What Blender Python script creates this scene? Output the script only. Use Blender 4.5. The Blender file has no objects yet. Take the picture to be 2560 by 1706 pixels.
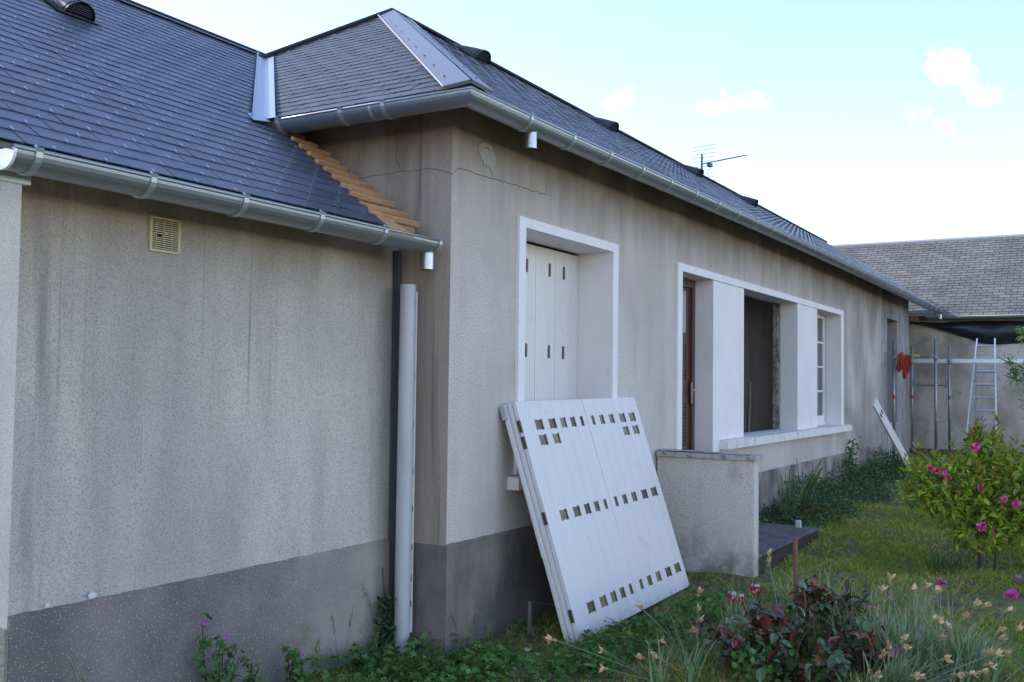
import bpy, math, random
import numpy as np
from mathutils import Vector, Matrix
from math import sin, cos, pi, radians, sqrt
scene = bpy.context.scene
COL = scene.collection
random.seed(7)
# ------------------------------------------------------------------ camera
CAM = Vector((-4.93378, -3.38535, 1.6))
cr, cu, cf = Vector((0.51273, -0.85846, 0.01244)), Vector((-0.04218, -0.01072, 0.99905)), Vector((0.85751, 0.51277, 0.04171))
cam_d = bpy.data.cameras.new('camera'); cam = bpy.data.objects.new('camera', cam_d); COL.objects.link(cam)
cam.matrix_world = Matrix(((cr.x, cu.x, -cf.x, CAM.x), (cr.y, cu.y, -cf.y, CAM.y), (cr.z, cu.z, -cf.z, CAM.z), (0, 0, 0, 1)))
cam_d.sensor_width = 36; cam_d.lens = 35.315; cam_d.clip_end = 2000; cam_d.clip_start = 0.05
scene.camera = cam
# ------------------------------------------------------------------ sky, sun, exposure
SUN_AZ, SUN_EL = 9.0, 33.0          # degrees from +Y towards -X, elevation
sd = Vector((-sin(radians(SUN_AZ)) * cos(radians(SUN_EL)), cos(radians(SUN_AZ)) * cos(radians(SUN_EL)), sin(radians(SUN_EL))))
world = bpy.data.worlds.new('World'); scene.world = world; world.use_nodes = True
wn, wl = world.node_tree.nodes, world.node_tree.links
wn.clear()
w_out = wn.new('ShaderNodeOutputWorld'); w_bg = wn.new('ShaderNodeBackground')
sky = wn.new('ShaderNodeTexSky'); sky.sky_type = 'NISHITA'; sky.sun_disc = False
sky.sun_elevation = radians(SUN_EL); sky.sun_rotation = radians(-SUN_AZ)
sky.air_density = 1.0; sky.dust_density = .12; sky.ozone_density = 1.3
w_bg.inputs['Strength'].default_value = 0.15
w_tc = wn.new('ShaderNodeTexCoord')
def wmath(op, a, b=None, c=None):
    n = wn.new('ShaderNodeMath'); n.operation = op
    for i, v in enumerate((a, b, c)):
        if v is None: continue
        if isinstance(v, (int, float)): n.inputs[i].default_value = v
        else: wl.new(v, n.inputs[i])
    return n.outputs[0]
def wdot(vec_socket, v):
    n = wn.new('ShaderNodeVectorMath'); n.operation = 'DOT_PRODUCT'; wl.new(vec_socket, n.inputs[0]); n.inputs[1].default_value = v
    return n.outputs['Value']
nz = wn.new('ShaderNodeTexNoise'); nz.inputs['Scale'].default_value = 26; nz.inputs['Detail'].default_value = 8; nz.inputs['Roughness'].default_value = .62
wl.new(w_tc.outputs['Generated'], nz.inputs['Vector'])
total = None
def cloud(direction, along, across, slope, strength):
    """a small cloud in the sky about a given direction; sizes in radians"""
    global total
    d = Vector(direction).normalized()
    side = d.cross(Vector((0, 0, 1))).normalized(); up = side.cross(d)
    a = (side * cos(slope) + up * sin(slope)) / along; b = (-side * sin(slope) + up * cos(slope)) / across
    off_a = -a.dot(d); off_b = -b.dot(d)
    x = wmath('ADD', wdot(w_tc.outputs['Generated'], a), off_a); y = wmath('ADD', wdot(w_tc.outputs['Generated'], b), off_b)
    r2 = wmath('ADD', wmath('MULTIPLY', x, x), wmath('MULTIPLY', y, y))
    m = wmath('SUBTRACT', .75, wmath('POWER', r2, .55))
    m = wmath('ADD', m, wmath('MULTIPLY', wmath('SUBTRACT', nz.outputs['Fac'], .50), 4.0))
    front = wmath('GREATER_THAN', wdot(w_tc.outputs['Generated'], d), .8)
    cl = wn.new('ShaderNodeClamp'); wl.new(wmath('MULTIPLY', m, .5), cl.inputs['Value'])
    m = wmath('MULTIPLY', wmath('MULTIPLY', cl.outputs[0], front), strength)
    total = m if total is None else wmath('MAXIMUM', total, m)
cloud((.9521, .1217, .2805), .030, .018, -.6, .8)
cloud((.9600, .1030, .2600), .028, .018, -.25, .85)
cloud((.9141, .3056, .2664), .040, .014, .0, .75)
cloud((.8753, .3983, .2742), .024, .014, .1, .5)
cloud((.9618, .1341, .2387), .034, .013, -.6, .45)
mix = wn.new('ShaderNodeMix'); mix.data_type = 'RGBA'
cl = wn.new('ShaderNodeClamp'); wl.new(total, cl.inputs['Value'])
wl.new(cl.outputs[0], mix.inputs['Factor'])
tint = wn.new('ShaderNodeMix'); tint.data_type = 'RGBA'; tint.blend_type = 'MULTIPLY'; tint.inputs['Factor'].default_value = 1
tint.inputs['B'].default_value = (.97, .905, .94, 1); wl.new(sky.outputs[0], tint.inputs['A']); wl.new(tint.outputs['Result'], mix.inputs['A']); mix.inputs['B'].default_value = (6.3, 6.4, 6.5, 1)
wl.new(mix.outputs['Result'], w_bg.inputs['Color']); wl.new(w_bg.outputs[0], w_out.inputs['Surface'])
sun_d = bpy.data.lights.new('sun', 'SUN'); sun = bpy.data.objects.new('sun', sun_d); COL.objects.link(sun)
sun_d.energy = 1.3; sun_d.angle = radians(.5); sun_d.color = (1.0, .95, .87)
sun.rotation_euler = sd.to_track_quat('Z', 'Y').to_euler()
scene.view_settings.view_transform = 'Standard'; scene.view_settings.look = 'None'
scene.view_settings.exposure = 1.55; scene.view_settings.gamma = 1
scene.render.engine = 'CYCLES'

# ------------------------------------------------------------------ helpers
def props(o, label=None, cat=None, group=None, kind=None):
    if label: o['label'] = label
    if cat: o['category'] = cat
    if group: o['group'] = group
    if kind: o['kind'] = kind
    return o
def thing(name, label, cat, loc=(0, 0, 0), group=None):
    o = bpy.data.objects.new(name, None); COL.objects.link(o); o.location = loc; o.empty_display_size = .1
    return props(o, label, cat, group)
class MB:
    """collects polygons and links them as ONE mesh object"""
    def __init__(s): s.v = []; s.f = []; s.c = []; s.m = []
    def poly(s, pts, col=(1, 1, 1), mi=0):
        n = len(s.v); s.v.extend([tuple(p) for p in pts]); s.f.append(tuple(range(n, n + len(pts)))); s.c.append(col); s.m.append(mi)
    def box(s, x0, x1, y0, y1, z0, z1, col=(1, 1, 1), mi=0):
        n = len(s.v)
        s.v.extend([(x0, y0, z0), (x1, y0, z0), (x1, y1, z0), (x0, y1, z0), (x0, y0, z1), (x1, y0, z1), (x1, y1, z1), (x0, y1, z1)])
        for q in ((0, 3, 2, 1), (4, 5, 6, 7), (0, 1, 5, 4), (1, 2, 6, 5), (2, 3, 7, 6), (3, 0, 4, 7)):
            s.f.append(tuple(n + i for i in q)); s.c.append(col); s.m.append(mi)
    def obox(s, o, ax, ay, az, col=(1, 1, 1), mi=0):
        """box from corner o with edge vectors"""
        o, ax, ay, az = map(Vector, (o, ax, ay, az)); n = len(s.v)
        for p in (o, o + ax, o + ax + ay, o + ay): s.v.append(tuple(p))
        for p in (o, o + ax, o + ax + ay, o + ay): s.v.append(tuple(p + az))
        for q in ((0, 3, 2, 1), (4, 5, 6, 7), (0, 1, 5, 4), (1, 2, 6, 5), (2, 3, 7, 6), (3, 0, 4, 7)):
            s.f.append(tuple(n + i for i in q)); s.c.append(col); s.m.append(mi)
    def tube(s, pts, r, seg=8, col=(1, 1, 1), cap=True, mi=0):
        pts = [Vector(p) for p in pts]; rs = r if isinstance(r, (list, tuple)) else [r] * len(pts)
        t0 = (pts[1] - pts[0]).normalized(); ref = Vector((0, 0, 1)) if abs(t0.z) < .9 else Vector((1, 0, 0))
        a = t0.cross(ref).normalized(); n0 = len(s.v)
        for i, p in enumerate(pts):
            t = (pts[min(i + 1, len(pts) - 1)] - pts[max(i - 1, 0)]).normalized()
            a = (a - t * a.dot(t)).normalized(); b = t.cross(a)
            for k in range(seg):
                q = 2 * pi * k / seg; s.v.append(tuple(p + (a * cos(q) + b * sin(q)) * rs[i]))
        for i in range(len(pts) - 1):
            for k in range(seg):
                k2 = (k + 1) % seg
                s.f.append((n0 + i * seg + k, n0 + i * seg + k2, n0 + (i + 1) * seg + k2, n0 + (i + 1) * seg + k)); s.c.append(col); s.m.append(mi)
        if cap:
            s.f.append(tuple(n0 + k for k in reversed(range(seg)))); s.c.append(col); s.m.append(mi)
            e = n0 + (len(pts) - 1) * seg; s.f.append(tuple(e + k for k in range(seg))); s.c.append(col); s.m.append(mi)
    def leaf(s, p, d, nrm, L, W, col, fold=.25, droop=.0):
        p = Vector(p); d = Vector(d).normalized(); n = Vector(nrm); sd_ = d.cross(n)
        if sd_.length < 1e-4: sd_ = d.cross(Vector((1, .3, 0)))
        sd_.normalize(); n = sd_.cross(d)
        i = len(s.v)
        m1 = p + d * L * .38; m2 = p + d * L * .75 - n * droop * L * .4; t = p + d * L - n * droop * L
        for q in (p, m1 - sd_ * W * .5 + n * W * fold, m1 - n * W * .05, m1 + sd_ * W * .5 + n * W * fold,
                  m2 - sd_ * W * .36 + n * W * fold * .7, m2, m2 + sd_ * W * .36 + n * W * fold * .7, t): s.v.append(tuple(q))
        for q in ((0, 2, 1), (0, 3, 2), (1, 2, 5, 4), (2, 3, 6, 5), (4, 5, 7), (5, 6, 7)):
            s.f.append(tuple(i + k for k in q)); s.c.append(col); s.m.append(0)
    def blade(s, p, d, L, W, bend, col, seg=3, tipcol=None):
        """grass-like blade rising along d and bending towards horizontal direction bend"""
        p = Vector(p); d = Vector(d).normalized(); bd = Vector(bend)
        side = d.cross(bd if bd.length > 1e-3 else Vector((1, 0, 0)))
        if side.length < 1e-4: side = Vector((1, 0, 0))
        side.normalize(); i = len(s.v); q = p.copy()
        for k in range(seg + 1):
            t = k / seg; w = W * (1 - t ** 2.2) * .5
            c = p + d * L * t + bd * L * t * t - Vector((0, 0, 1)) * L * bd.length * .35 * t * t * t
            if k < seg: s.v.append(tuple(c - side * w)); s.v.append(tuple(c + side * w))
            else: s.v.append(tuple(c))
        for k in range(seg):
            a = i + 2 * k
            s.f.append((a, a + 1, a + 3, a + 2) if k < seg - 1 else (a, a + 1, a + 2))
            s.c.append(tipcol if (tipcol and k == seg - 1) else col); s.m.append(0)
    def build(s, name, mats, parent=None, smooth=False, bevel=0):
        me = bpy.data.meshes.new(name); me.from_pydata(s.v, [], s.f)
        if not isinstance(mats, (list, tuple)): mats = [mats]
        for m in mats: me.materials.append(m)
        ca = me.color_attributes.new('Col', 'FLOAT_COLOR', 'CORNER')
        arr = np.ones((sum(len(f) for f in s.f), 4), np.float32)
        arr[:, :3] = np.repeat(np.array(s.c, np.float32), [len(f) for f in s.f], axis=0); ca.data.foreach_set('color', arr.ravel())
        if len(mats) > 1: me.polygons.foreach_set('material_index', s.m)
        if smooth: me.polygons.foreach_set('use_smooth', [True] * len(s.f))
        me.update()
        o = bpy.data.objects.new(name, me); COL.objects.link(o)
        if parent:
            o.parent = parent
            o.matrix_parent_inverse = Matrix.Identity(4) if parent.data else Matrix.Translation(-world_loc(parent))
        if bevel:
            b = o.modifiers.new('b', 'BEVEL'); b.width = bevel; b.segments = 2; b.limit_method = 'ANGLE'
        return o
def world_loc(o):
    l = Vector((0, 0, 0))
    while o is not None:
        if not o.data: l += o.location
        o = o.parent
    return l
# NB all mesh coordinates are world coordinates; meshes under an Empty are corrected by the parent inverse

# ------------------------------------------------------------------ materials
def mat(name, base=(.5, .5, .5), rough=.6, metal=0., attr=None, noise=None, bump=None, trans=0., spec=.5, extra=None, coat=0):
    """noise: list of (scale vec, detail, lo, hi, colour, strength) colour layers; bump: list of (scale, strength, distance)"""
    m = bpy.data.materials.new(name); m.use_nodes = True; nt = m.node_tree; N, Lk = nt.nodes, nt.links
    bs = N['Principled BSDF']; bs.inputs['Roughness'].default_value = rough; bs.inputs['Metallic'].default_value = metal
    bs.inputs['Specular IOR Level'].default_value = spec; bs.inputs['Coat Weight'].default_value = coat
    geo = N.new('ShaderNodeNewGeometry'); pos = geo.outputs['Position']
    rgb = N.new('ShaderNodeRGB'); rgb.outputs[0].default_value = (*base, 1); c = rgb.outputs[0]
    if attr:
        a = N.new('ShaderNodeAttribute'); a.attribute_name = 'Col'
        mx = N.new('ShaderNodeMix'); mx.data_type = 'RGBA'; mx.blend_type = 'MULTIPLY'; mx.inputs['Factor'].default_value = 1
        Lk.new(c, mx.inputs['A']); Lk.new(a.outputs['Color'], mx.inputs['B']); c = mx.outputs['Result']
    def noise_node(sc, det, rough_=.55):
        mp = N.new('ShaderNodeMapping'); Lk.new(pos, mp.inputs['Vector']); mp.inputs['Scale'].default_value = sc if isinstance(sc, (tuple, list)) else (sc,) * 3
        t = N.new('ShaderNodeTexNoise'); t.inputs['Scale'].default_value = 1; t.inputs['Detail'].default_value = det; t.inputs['Roughness'].default_value = rough_
        Lk.new(mp.outputs[0], t.inputs['Vector']); return t.outputs['Fac']
    for L in (noise or []):
        sc, det, lo, hi, colr, st = L[:6]
        f = noise_node(sc, det)
        mr = N.new('ShaderNodeMapRange'); mr.inputs['From Min'].default_value = lo; mr.inputs['From Max'].default_value = hi
        mr.inputs['To Max'].default_value = st; mr.clamp = True; Lk.new(f, mr.inputs['Value']); fac = mr.outputs[0]
        if len(L) > 6 and L[6]:        # (axis, start, end [, wobble]) mask along a world axis, ragged by noise
            ax, s0, s1, wob = L[6]
            sp = N.new('ShaderNodeSeparateXYZ'); Lk.new(pos, sp.inputs[0])
            wv = noise_node((2.3, 2.3, .5), 5, .6)
            ad = N.new('ShaderNodeMath'); ad.operation = 'MULTIPLY_ADD'; Lk.new(wv, ad.inputs[0]); ad.inputs[1].default_value = wob; Lk.new(sp.outputs[ax], ad.inputs[2])
            m2 = N.new('ShaderNodeMapRange'); m2.interpolation_type = 'SMOOTHSTEP'; m2.inputs['From Min'].default_value = s0 + wob * .5; m2.inputs['From Max'].default_value = s1 + wob * .5; Lk.new(ad.outputs[0], m2.inputs['Value'])
            ml = N.new('ShaderNodeMath'); ml.operation = 'MULTIPLY'; Lk.new(fac, ml.inputs[0]); Lk.new(m2.outputs[0], ml.inputs[1]); fac = ml.outputs[0]
        mx = N.new('ShaderNodeMix'); mx.data_type = 'RGBA'; Lk.new(fac, mx.inputs['Factor']); Lk.new(c, mx.inputs['A'])
        mx.inputs['B'].default_value = (*colr, 1); c = mx.outputs['Result']
    Lk.new(c, bs.inputs['Base Color'])
    last = None
    for sc, st, di in (bump or []):
        f = noise_node(sc, 3, .6); b = N.new('ShaderNodeBump'); b.inputs['Strength'].default_value = st; b.inputs['Distance'].default_value = di
        Lk.new(f, b.inputs['Height'])
        if last: Lk.new(last, b.inputs['Normal'])
        last = b.outputs[0]
    if last: Lk.new(last, bs.inputs['Normal'])
    if trans:
        tr = N.new('ShaderNodeBsdfTranslucent'); Lk.new(c, tr.inputs['Color']); ms = N.new('ShaderNodeMixShader'); ms.inputs[0].default_value = trans
        Lk.new(bs.outputs[0], ms.inputs[1]); Lk.new(tr.outputs[0], ms.inputs[2]); Lk.new(ms.outputs[0], N['Material Output'].inputs['Surface'])
    return m
GRIT = [(170, 1., .010), (45, .3, .01)]
SPK = (185, 5, .48, .64, (.22, .19, .17), .6)
SPK2 = (210, 4, .56, .70, (.62, .62, .62), .6)
BROWN = (.23, .165, .105)
M = {}
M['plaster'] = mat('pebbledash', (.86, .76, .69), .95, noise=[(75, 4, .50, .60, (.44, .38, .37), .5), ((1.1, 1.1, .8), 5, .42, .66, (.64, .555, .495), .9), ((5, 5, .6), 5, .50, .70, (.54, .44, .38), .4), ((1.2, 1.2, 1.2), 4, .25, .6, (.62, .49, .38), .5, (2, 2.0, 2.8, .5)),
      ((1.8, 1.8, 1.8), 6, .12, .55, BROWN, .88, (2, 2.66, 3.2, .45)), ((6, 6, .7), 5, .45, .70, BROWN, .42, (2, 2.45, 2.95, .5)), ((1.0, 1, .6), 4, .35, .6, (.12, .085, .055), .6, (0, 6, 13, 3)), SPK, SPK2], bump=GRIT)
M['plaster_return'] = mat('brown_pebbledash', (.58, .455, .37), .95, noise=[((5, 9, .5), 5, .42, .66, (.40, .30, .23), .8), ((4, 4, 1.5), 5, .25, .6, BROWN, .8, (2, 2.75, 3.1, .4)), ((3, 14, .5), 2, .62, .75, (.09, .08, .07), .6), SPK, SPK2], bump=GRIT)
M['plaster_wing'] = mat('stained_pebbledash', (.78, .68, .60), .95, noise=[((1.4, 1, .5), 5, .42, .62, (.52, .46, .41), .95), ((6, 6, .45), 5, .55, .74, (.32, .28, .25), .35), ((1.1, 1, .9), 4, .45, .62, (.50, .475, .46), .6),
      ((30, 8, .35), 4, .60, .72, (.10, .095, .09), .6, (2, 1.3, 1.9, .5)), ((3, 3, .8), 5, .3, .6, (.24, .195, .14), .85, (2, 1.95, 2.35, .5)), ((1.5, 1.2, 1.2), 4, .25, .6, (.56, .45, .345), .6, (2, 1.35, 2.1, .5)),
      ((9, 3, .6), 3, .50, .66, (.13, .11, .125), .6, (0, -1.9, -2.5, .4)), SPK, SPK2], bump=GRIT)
M['plaster_end'] = mat('pale_pebbledash', (.60, .58, .56), .95, noise=[((2, 2, 1), 4, .45, .66, (.42, .40, .38), .7), SPK], bump=GRIT)
M['plinth'] = mat('cement_plinth', (.25, .20, .17), .95, noise=[((1.5, 1.5, 2), 4, .2, .5, (.44, .365, .31), .85, (0, 2.4, 3.6, .4)), ((2.5, 2.5, 1.5), 5, .42, .62, (.105, .095, .085), .9), ((16, 16, .6), 4, .55, .7, (.16, .10, .065), .5), (170, 4, .60, .70, (.45, .43, .42), .55)], bump=[(90, .8, .01)])
M['plinth_wing'] = mat('grey_cement_plinth', (.235, .20, .19), .95, noise=[((1.6, 1.6, 1.6), 5, .40, .60, (.12, .115, .115), .9), ((1.3, 1.3, 2), 4, .22, .5, (.43, .365, .32), .85, (0, -1.5, -.15, .5)),
      ((4, 4, 4), 4, .55, .68, (.20, .15, .09), .8, (2, .55, .15, .5)), (120, 4, .59, .67, (.58, .55, .54), .75)], bump=[(100, .8, .01)])
M['plinth_end'] = mat('weathered_plinth_end', (.22, .205, .18), .95, noise=[((4, 4, 2), 5, .4, .62, (.13, .10, .07), .8), (90, 2, .6, .7, (.42, .42, .42), .4)], bump=[(60, .8, .015)])
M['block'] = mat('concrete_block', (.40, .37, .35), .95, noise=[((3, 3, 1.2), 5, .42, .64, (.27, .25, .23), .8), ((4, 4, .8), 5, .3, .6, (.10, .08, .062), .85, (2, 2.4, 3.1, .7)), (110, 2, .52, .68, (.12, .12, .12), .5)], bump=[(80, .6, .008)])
M['white'] = mat('white_paint', (.86, .80, .78), .75, noise=[((6, 6, 2.2), 5, .50, .75, (.74, .68, .645), .5), ((2.5, 2.5, 1.8), 5, .50, .68, (.78, .72, .68), .5), ((30, 30, 30), 4, .66, .74, (.42, .38, .34), .4)], bump=[(60, .15, .003)])
M['white_worn'] = mat('worn_white_paint', (.78, .73, .70), .8, noise=[((12, 12, 2.5), 5, .52, .7, (.46, .44, .39), .7), ((40, 40, 40), 4, .62, .72, (.25, .24, .21), .5)], bump=[(60, .3, .004)])
M['pvc_white'] = mat('white_shutter_plastic', (.73, .672, .655), .38, noise=[((14, 14, 1.2), 4, .56, .74, (.62, .57, .58), .4), ((6, 6, 6), 5, .62, .76, (.46, .40, .33), .35), ((9, 9, 3), 5, .45, .65, (.40, .34, .27), .45, (2, .16, .0, .10))])
M['pvc_grey'] = mat('grey_plastic', (.50, .48, .50), .35, noise=[((10, 10, 2), 4, .5, .72, (.33, .34, .35), .5)])
M['zinc'] = mat('new_zinc', (.33, .355, .375), .42, metal=.8, noise=[((14, 14, 5), 5, .45, .7, (.34, .375, .40), .6)], bump=[(14, .06, .01)])
M['zinc_strap'] = mat('galvanised_strap', (.46, .49, .51), .42, metal=.7)
M['zinc_light'] = mat('zinc_flashing', (.50, .53, .56), .42, metal=.55, noise=[((5, 5, 5), 5, .45, .7, (.47, .5, .55), .6)], bump=[(8, .12, .01)])
M['zinc_hip'] = mat('dark_zinc_flashing', (.25, .255, .275), .45, metal=.45, noise=[((5, 5, 5), 5, .45, .7, (.21, .215, .235), .6)], bump=[(8, .12, .01)])
M['steel'] = mat('bright_steel', (.75, .76, .78), .25, metal=1.)
M['dark'] = mat('dark_cavity', (.012, .012, .013), .9)
M['slate'] = mat('blue_slate', (.072, .078, .108), .45, attr=True, noise=[(24, 4, .45, .72, (.098, .103, .13), .35)], bump=[(35, .12, .004)], spec=.55)
M['slate_hip'] = mat('grey_slate', (.082, .084, .098), .55, attr=True, noise=[(24, 4, .45, .72, (.11, .11, .12), .35)], bump=[(35, .12, .004)], spec=.45)
M['slate_old'] = mat('weathered_slate', (.20, .183, .158), .8, attr=True, noise=[((1.2, 1.2, 1.2), 5, .45, .66, (.105, .10, .10), .65), (30, 3, .5, .7, (.27, .26, .25), .45)], bump=[(40, .2, .004)])
M['black'] = mat('black_zinc', (.03, .031, .036), .4, metal=.3)
M['larch'] = mat('fresh_timber', (.52, .27, .125), .7, noise=[((4, 50, 50), 4, .45, .68, (.62, .37, .20), .8), ((6, 6, 6), 3, .5, .7, (.34, .16, .07), .5)])
M['timber_dark'] = mat('old_timber', (.16, .12, .085), .85, noise=[((4, 20, 20), 4, .45, .68, (.09, .065, .045), .8)])
M['timber_pale'] = mat('pale_rafter', (.36, .31, .22), .8, noise=[((4, 20, 20), 4, .45, .68, (.22, .18, .12), .8)])
M['door'] = mat('brown_door_varnish', (.105, .036, .026), .42, noise=[((40, 40, 3), 4, .45, .7, (.065, .022, .017), .8)])
M['cream'] = mat('cream_plastic', (.56, .47, .29), .5, noise=[(30, 3, .55, .7, (.38, .31, .19), .4)])
M['interior'] = mat('unlit_room_wall', (.42, .36, .33), .9, noise=[((14, 14, .6), 4, .5, .68, (.30, .25, .23), .7)])
M['rough_edge'] = mat('broken_plaster_edge', (.36, .32, .27), .95, noise=[((20, 20, 12), 4, .45, .6, (.12, .10, .08), .9)], bump=[(40, .9, .02)])
M['glass'] = mat('window_glass', (.05, .055, .06), .06, spec=.9)
M['frosted'] = mat('frosted_glass', (.32, .33, .35), .35)
M['brass'] = mat('dull_hinge_metal', (.20, .165, .13), .42, metal=.7, attr=True, noise=[(70, 3, .45, .62, (.07, .05, .05), .6)])
M['cement'] = mat('old_cement', (.80, .70, .63), .95, noise=[((4, 4, 1.6), 5, .52, .70, (.40, .34, .30), .65), ((5, 5, 5), 4, .4, .6, (.24, .185, .13), .7, (2, .42, .1, .3)), (120, 2, .5, .68, (.20, .19, .18), .6)], bump=[(110, 1., .01)])
M['patch'] = mat('fresh_mortar', (.38, .355, .325), .9, noise=[(20, 4, .5, .7, (.30, .275, .25), .5)], bump=[(30, .3, .005)])
M['slab'] = mat('mossy_slab', (.15, .135, .14), .9, noise=[((5, 5, 5), 5, .45, .64, (.065, .065, .07), .8), (60, 3, .6, .7, (.24, .24, .24), .4)], bump=[(40, .4, .01)])
M['slab_edge'] = mat('mossy_slab_edge', (.05, .042, .03), .95, noise=[((12, 12, 12), 5, .45, .62, (.022, .022, .012), .8), (40, 3, .62, .72, (.2, .19, .17), .5)], bump=[(40, .9, .02)])
M['tarp'] = mat('black_tarpaulin', (.022, .024, .030), .38, bump=[((5, 3, 8), .6, .05)])
M['galv'] = mat('galvanised_tube', (.30, .31, .32), .42, metal=.75, noise=[((20, 20, 6), 4, .5, .7, (.25, .27, .29), .6)])
M['alu'] = mat('aluminium', (.68, .72, .76), .35, metal=.7)
M['red'] = mat('red_tape', (.36, .05, .04), .5)
M['blue'] = mat('blue_tape', (.03, .08, .22), .5)
M['pink'] = mat('pink_tape', (.62, .25, .28), .5)
M['yellow'] = mat('yellow_tag', (.62, .5, .05), .5)
M['jacket'] = mat('orange_red_cloth', (.42, .055, .022), .85, noise=[((9, 9, 3), 4, .45, .65, (.26, .03, .012), .7)])
M['rust'] = mat('rusty_iron', (.17, .075, .045), .8, noise=[(60, 4, .45, .65, (.26, .13, .085), .8)], bump=[(120, .4, .002)])
M['wallN'] = mat('neighbour_render', (.66, .57, .49), .95, noise=[((1.3, 1.3, .9), 6, .44, .64, (.33, .27, .215), .85), ((7, 7, 7), 5, .58, .7, (.20, .165, .13), .5)], bump=[(40, .5, .01)])
M['leaf'] = mat('leaf', (1, 1, 1), .42, attr=True, trans=.22, spec=.45)
M['leaf_matt'] = mat('leaf_matt', (1, 1, 1), .6, attr=True, trans=.25, spec=.3)
M['leaf_gloss'] = mat('glossy_leaf', (1, 1, 1), .24, attr=True, trans=.1, spec=.6)
M['petal'] = mat('petal', (1, 1, 1), .6, attr=True, trans=.25, spec=.2)
M['bark'] = mat('bark', (.10, .085, .06), .9, noise=[((20, 20, 6), 4, .45, .65, (.05, .045, .03), .8)], bump=[(60, .6, .01)])
M['ground'] = mat('soil_and_moss', (.14, .10, .07), .98, noise=[((1.3, 1.3, 1.3), 6, .44, .56, (.15, .165, .03), .9), ((9, 9, 9), 5, .5, .62, (.05, .036, .025), .6), (60, 4, .58, .70, (.12, .105, .085), .6)], bump=[(30, .8, .03), (110, .6, .01)])
M['paper'] = mat('white_scrap', (.6, .6, .58), .8)

# ------------------------------------------------------------------ ground
def gh(x, y=0.):
    return .010 * min(max(x, 0), 3) + .031 * min(max(x - 3, 0), 3) + .016 * max(min(x, 30) - 6, 0)
def hills(x, y):
    near = max(0., 1 - max(abs(x - 3) - 9, 0) / 4)
    return near * (.012 * sin(x * 3.1 + y * 1.7) + .010 * sin(x * 5.3 - y * 4.1 + 1) + .008 * sin(y * 9.1 + x * 2.2)) - .006
def gz(x, y): return gh(x, y) + hills(x, y) + mound(x, y)
def mound(x, y):
    def b(cx, cy, r, h): return h * math.exp(-((x - cx) ** 2 + (y - cy) ** 2) / r ** 2)
    return b(3.0, -2.7, .7, .05) 
xs = sorted(set([-600, -200, -60, -20, -10, -7] + [round(-6 + .12 * i, 3) for i in range(185)] + [17, 18, 20, 26, 40, 90, 300, 900]))
ys = sorted(set([-600, -200, -60, -25, -12, -8] + [round(-6 + .12 * i, 3) for i in range(60)] + [2, 3.5, 6, 12, 30, 80, 300, 900]))
g = MB(); nx = len(xs)
for y in ys:
    for x in xs: g.v.append((x, y, gz(x, y)))
for j in range(len(ys) - 1):
    for i in range(nx - 1): g.f.append((j * nx + i, j * nx + i + 1, (j + 1) * nx + i + 1, (j + 1) * nx + i)); g.c.append((1, 1, 1)); g.m.append(0)
props(g.build('ground', M['ground'], smooth=True), kind='structure')

# ------------------------------------------------------------------ house
house = thing('house', 'long single-storey house with new slate roof, zinc gutters and stained pebbledash walls', 'house')
TH = radians(33.945); CT, ST, TT = cos(TH), sin(TH), math.tan(TH)
L_END = 15.8
def wall_holes(name, m, x0, x1, z0, z1, holes, y=0., t=.3, parent=house):
    X = sorted(set([x0, x1] + [h[0] for h in holes] + [h[1] for h in holes])); Z = sorted(set([z0, z1] + [h[2] for h in holes] + [h[3] for h in holes]))
    b = MB()
    def inh(a, c): return any(h[0] < a < h[1] and h[2] < c < h[3] for h in holes)
    for i in range(len(X) - 1):
        for j in range(len(Z) - 1):
            if inh((X[i] + X[i + 1]) / 2, (Z[j] + Z[j + 1]) / 2): continue
            for yy, fl in ((y, 1), (y + t, 0)):
                q = [(X[i], yy, Z[j]), (X[i + 1], yy, Z[j]), (X[i + 1], yy, Z[j + 1]), (X[i], yy, Z[j + 1])]
                b.poly(q if fl else q[::-1])
    for h in holes:
        a, c, d, e = h
        b.poly([(a, y, d), (a, y, e), (a, y + t, e), (a, y + t, d)]); b.poly([(c, y, e), (c, y, d), (c, y + t, d), (c, y + t, e)])
        b.poly([(a, y, e), (c, y, e), (c, y + t, e), (a, y + t, e)]); b.poly([(c, y, d), (a, y, d), (a, y + t, d), (c, y + t, d)])
    b.poly([(x0, y, z0), (x0, y, z1), (x0, y + t, z1), (x0, y + t, z0)]); b.poly([(x1, y, z1), (x1, y, z0), (x1, y + t, z0), (x1, y + t, z1)])
    b.poly([(x0, y, z1), (x1, y, z1), (x1, y + t, z1), (x0, y + t, z1)])
    return b.build(name, m, parent)
H1 = (.845, 2.233, .985, 2.65); H2 = (3.702, 4.579, .30, 2.65); H3 = (5.521, 7.669, 1.035, 2.65); H4 = (8.631, 9.969, 1.035, 2.65)
wall = wall_holes('front_wall', M['plaster'], 0.0, 13.03, -.2, 3.445, [H1, H2, H3, H4])
wallB = wall_holes('concrete_block_wall', M['block'], 13.034, L_END, -.2, 3.445, [(13.61, 14.69, .98, 2.83)], y=.012)
b = MB()
for r in range(16):      # mortar courses on the bare block section
    z = .2 + r * .2
    b.box(13.036, 13.60 if .95 < z < 2.85 else 15.79, .006, .013, z, z + .008)
    for k in range(6):
        x = 13.1 + (k + .5 * (r % 2)) * .5
        if not (13.58 < x < 14.71 and .8 < z < 2.85) and x < 15.78 and z < 3.1: b.box(x, x + .008, .006, .0125, z + .0085, z + .1995)
b.build('mortar_joints', mat('joint_mortar', (.31, .285, .265), .95), wallB)
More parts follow.
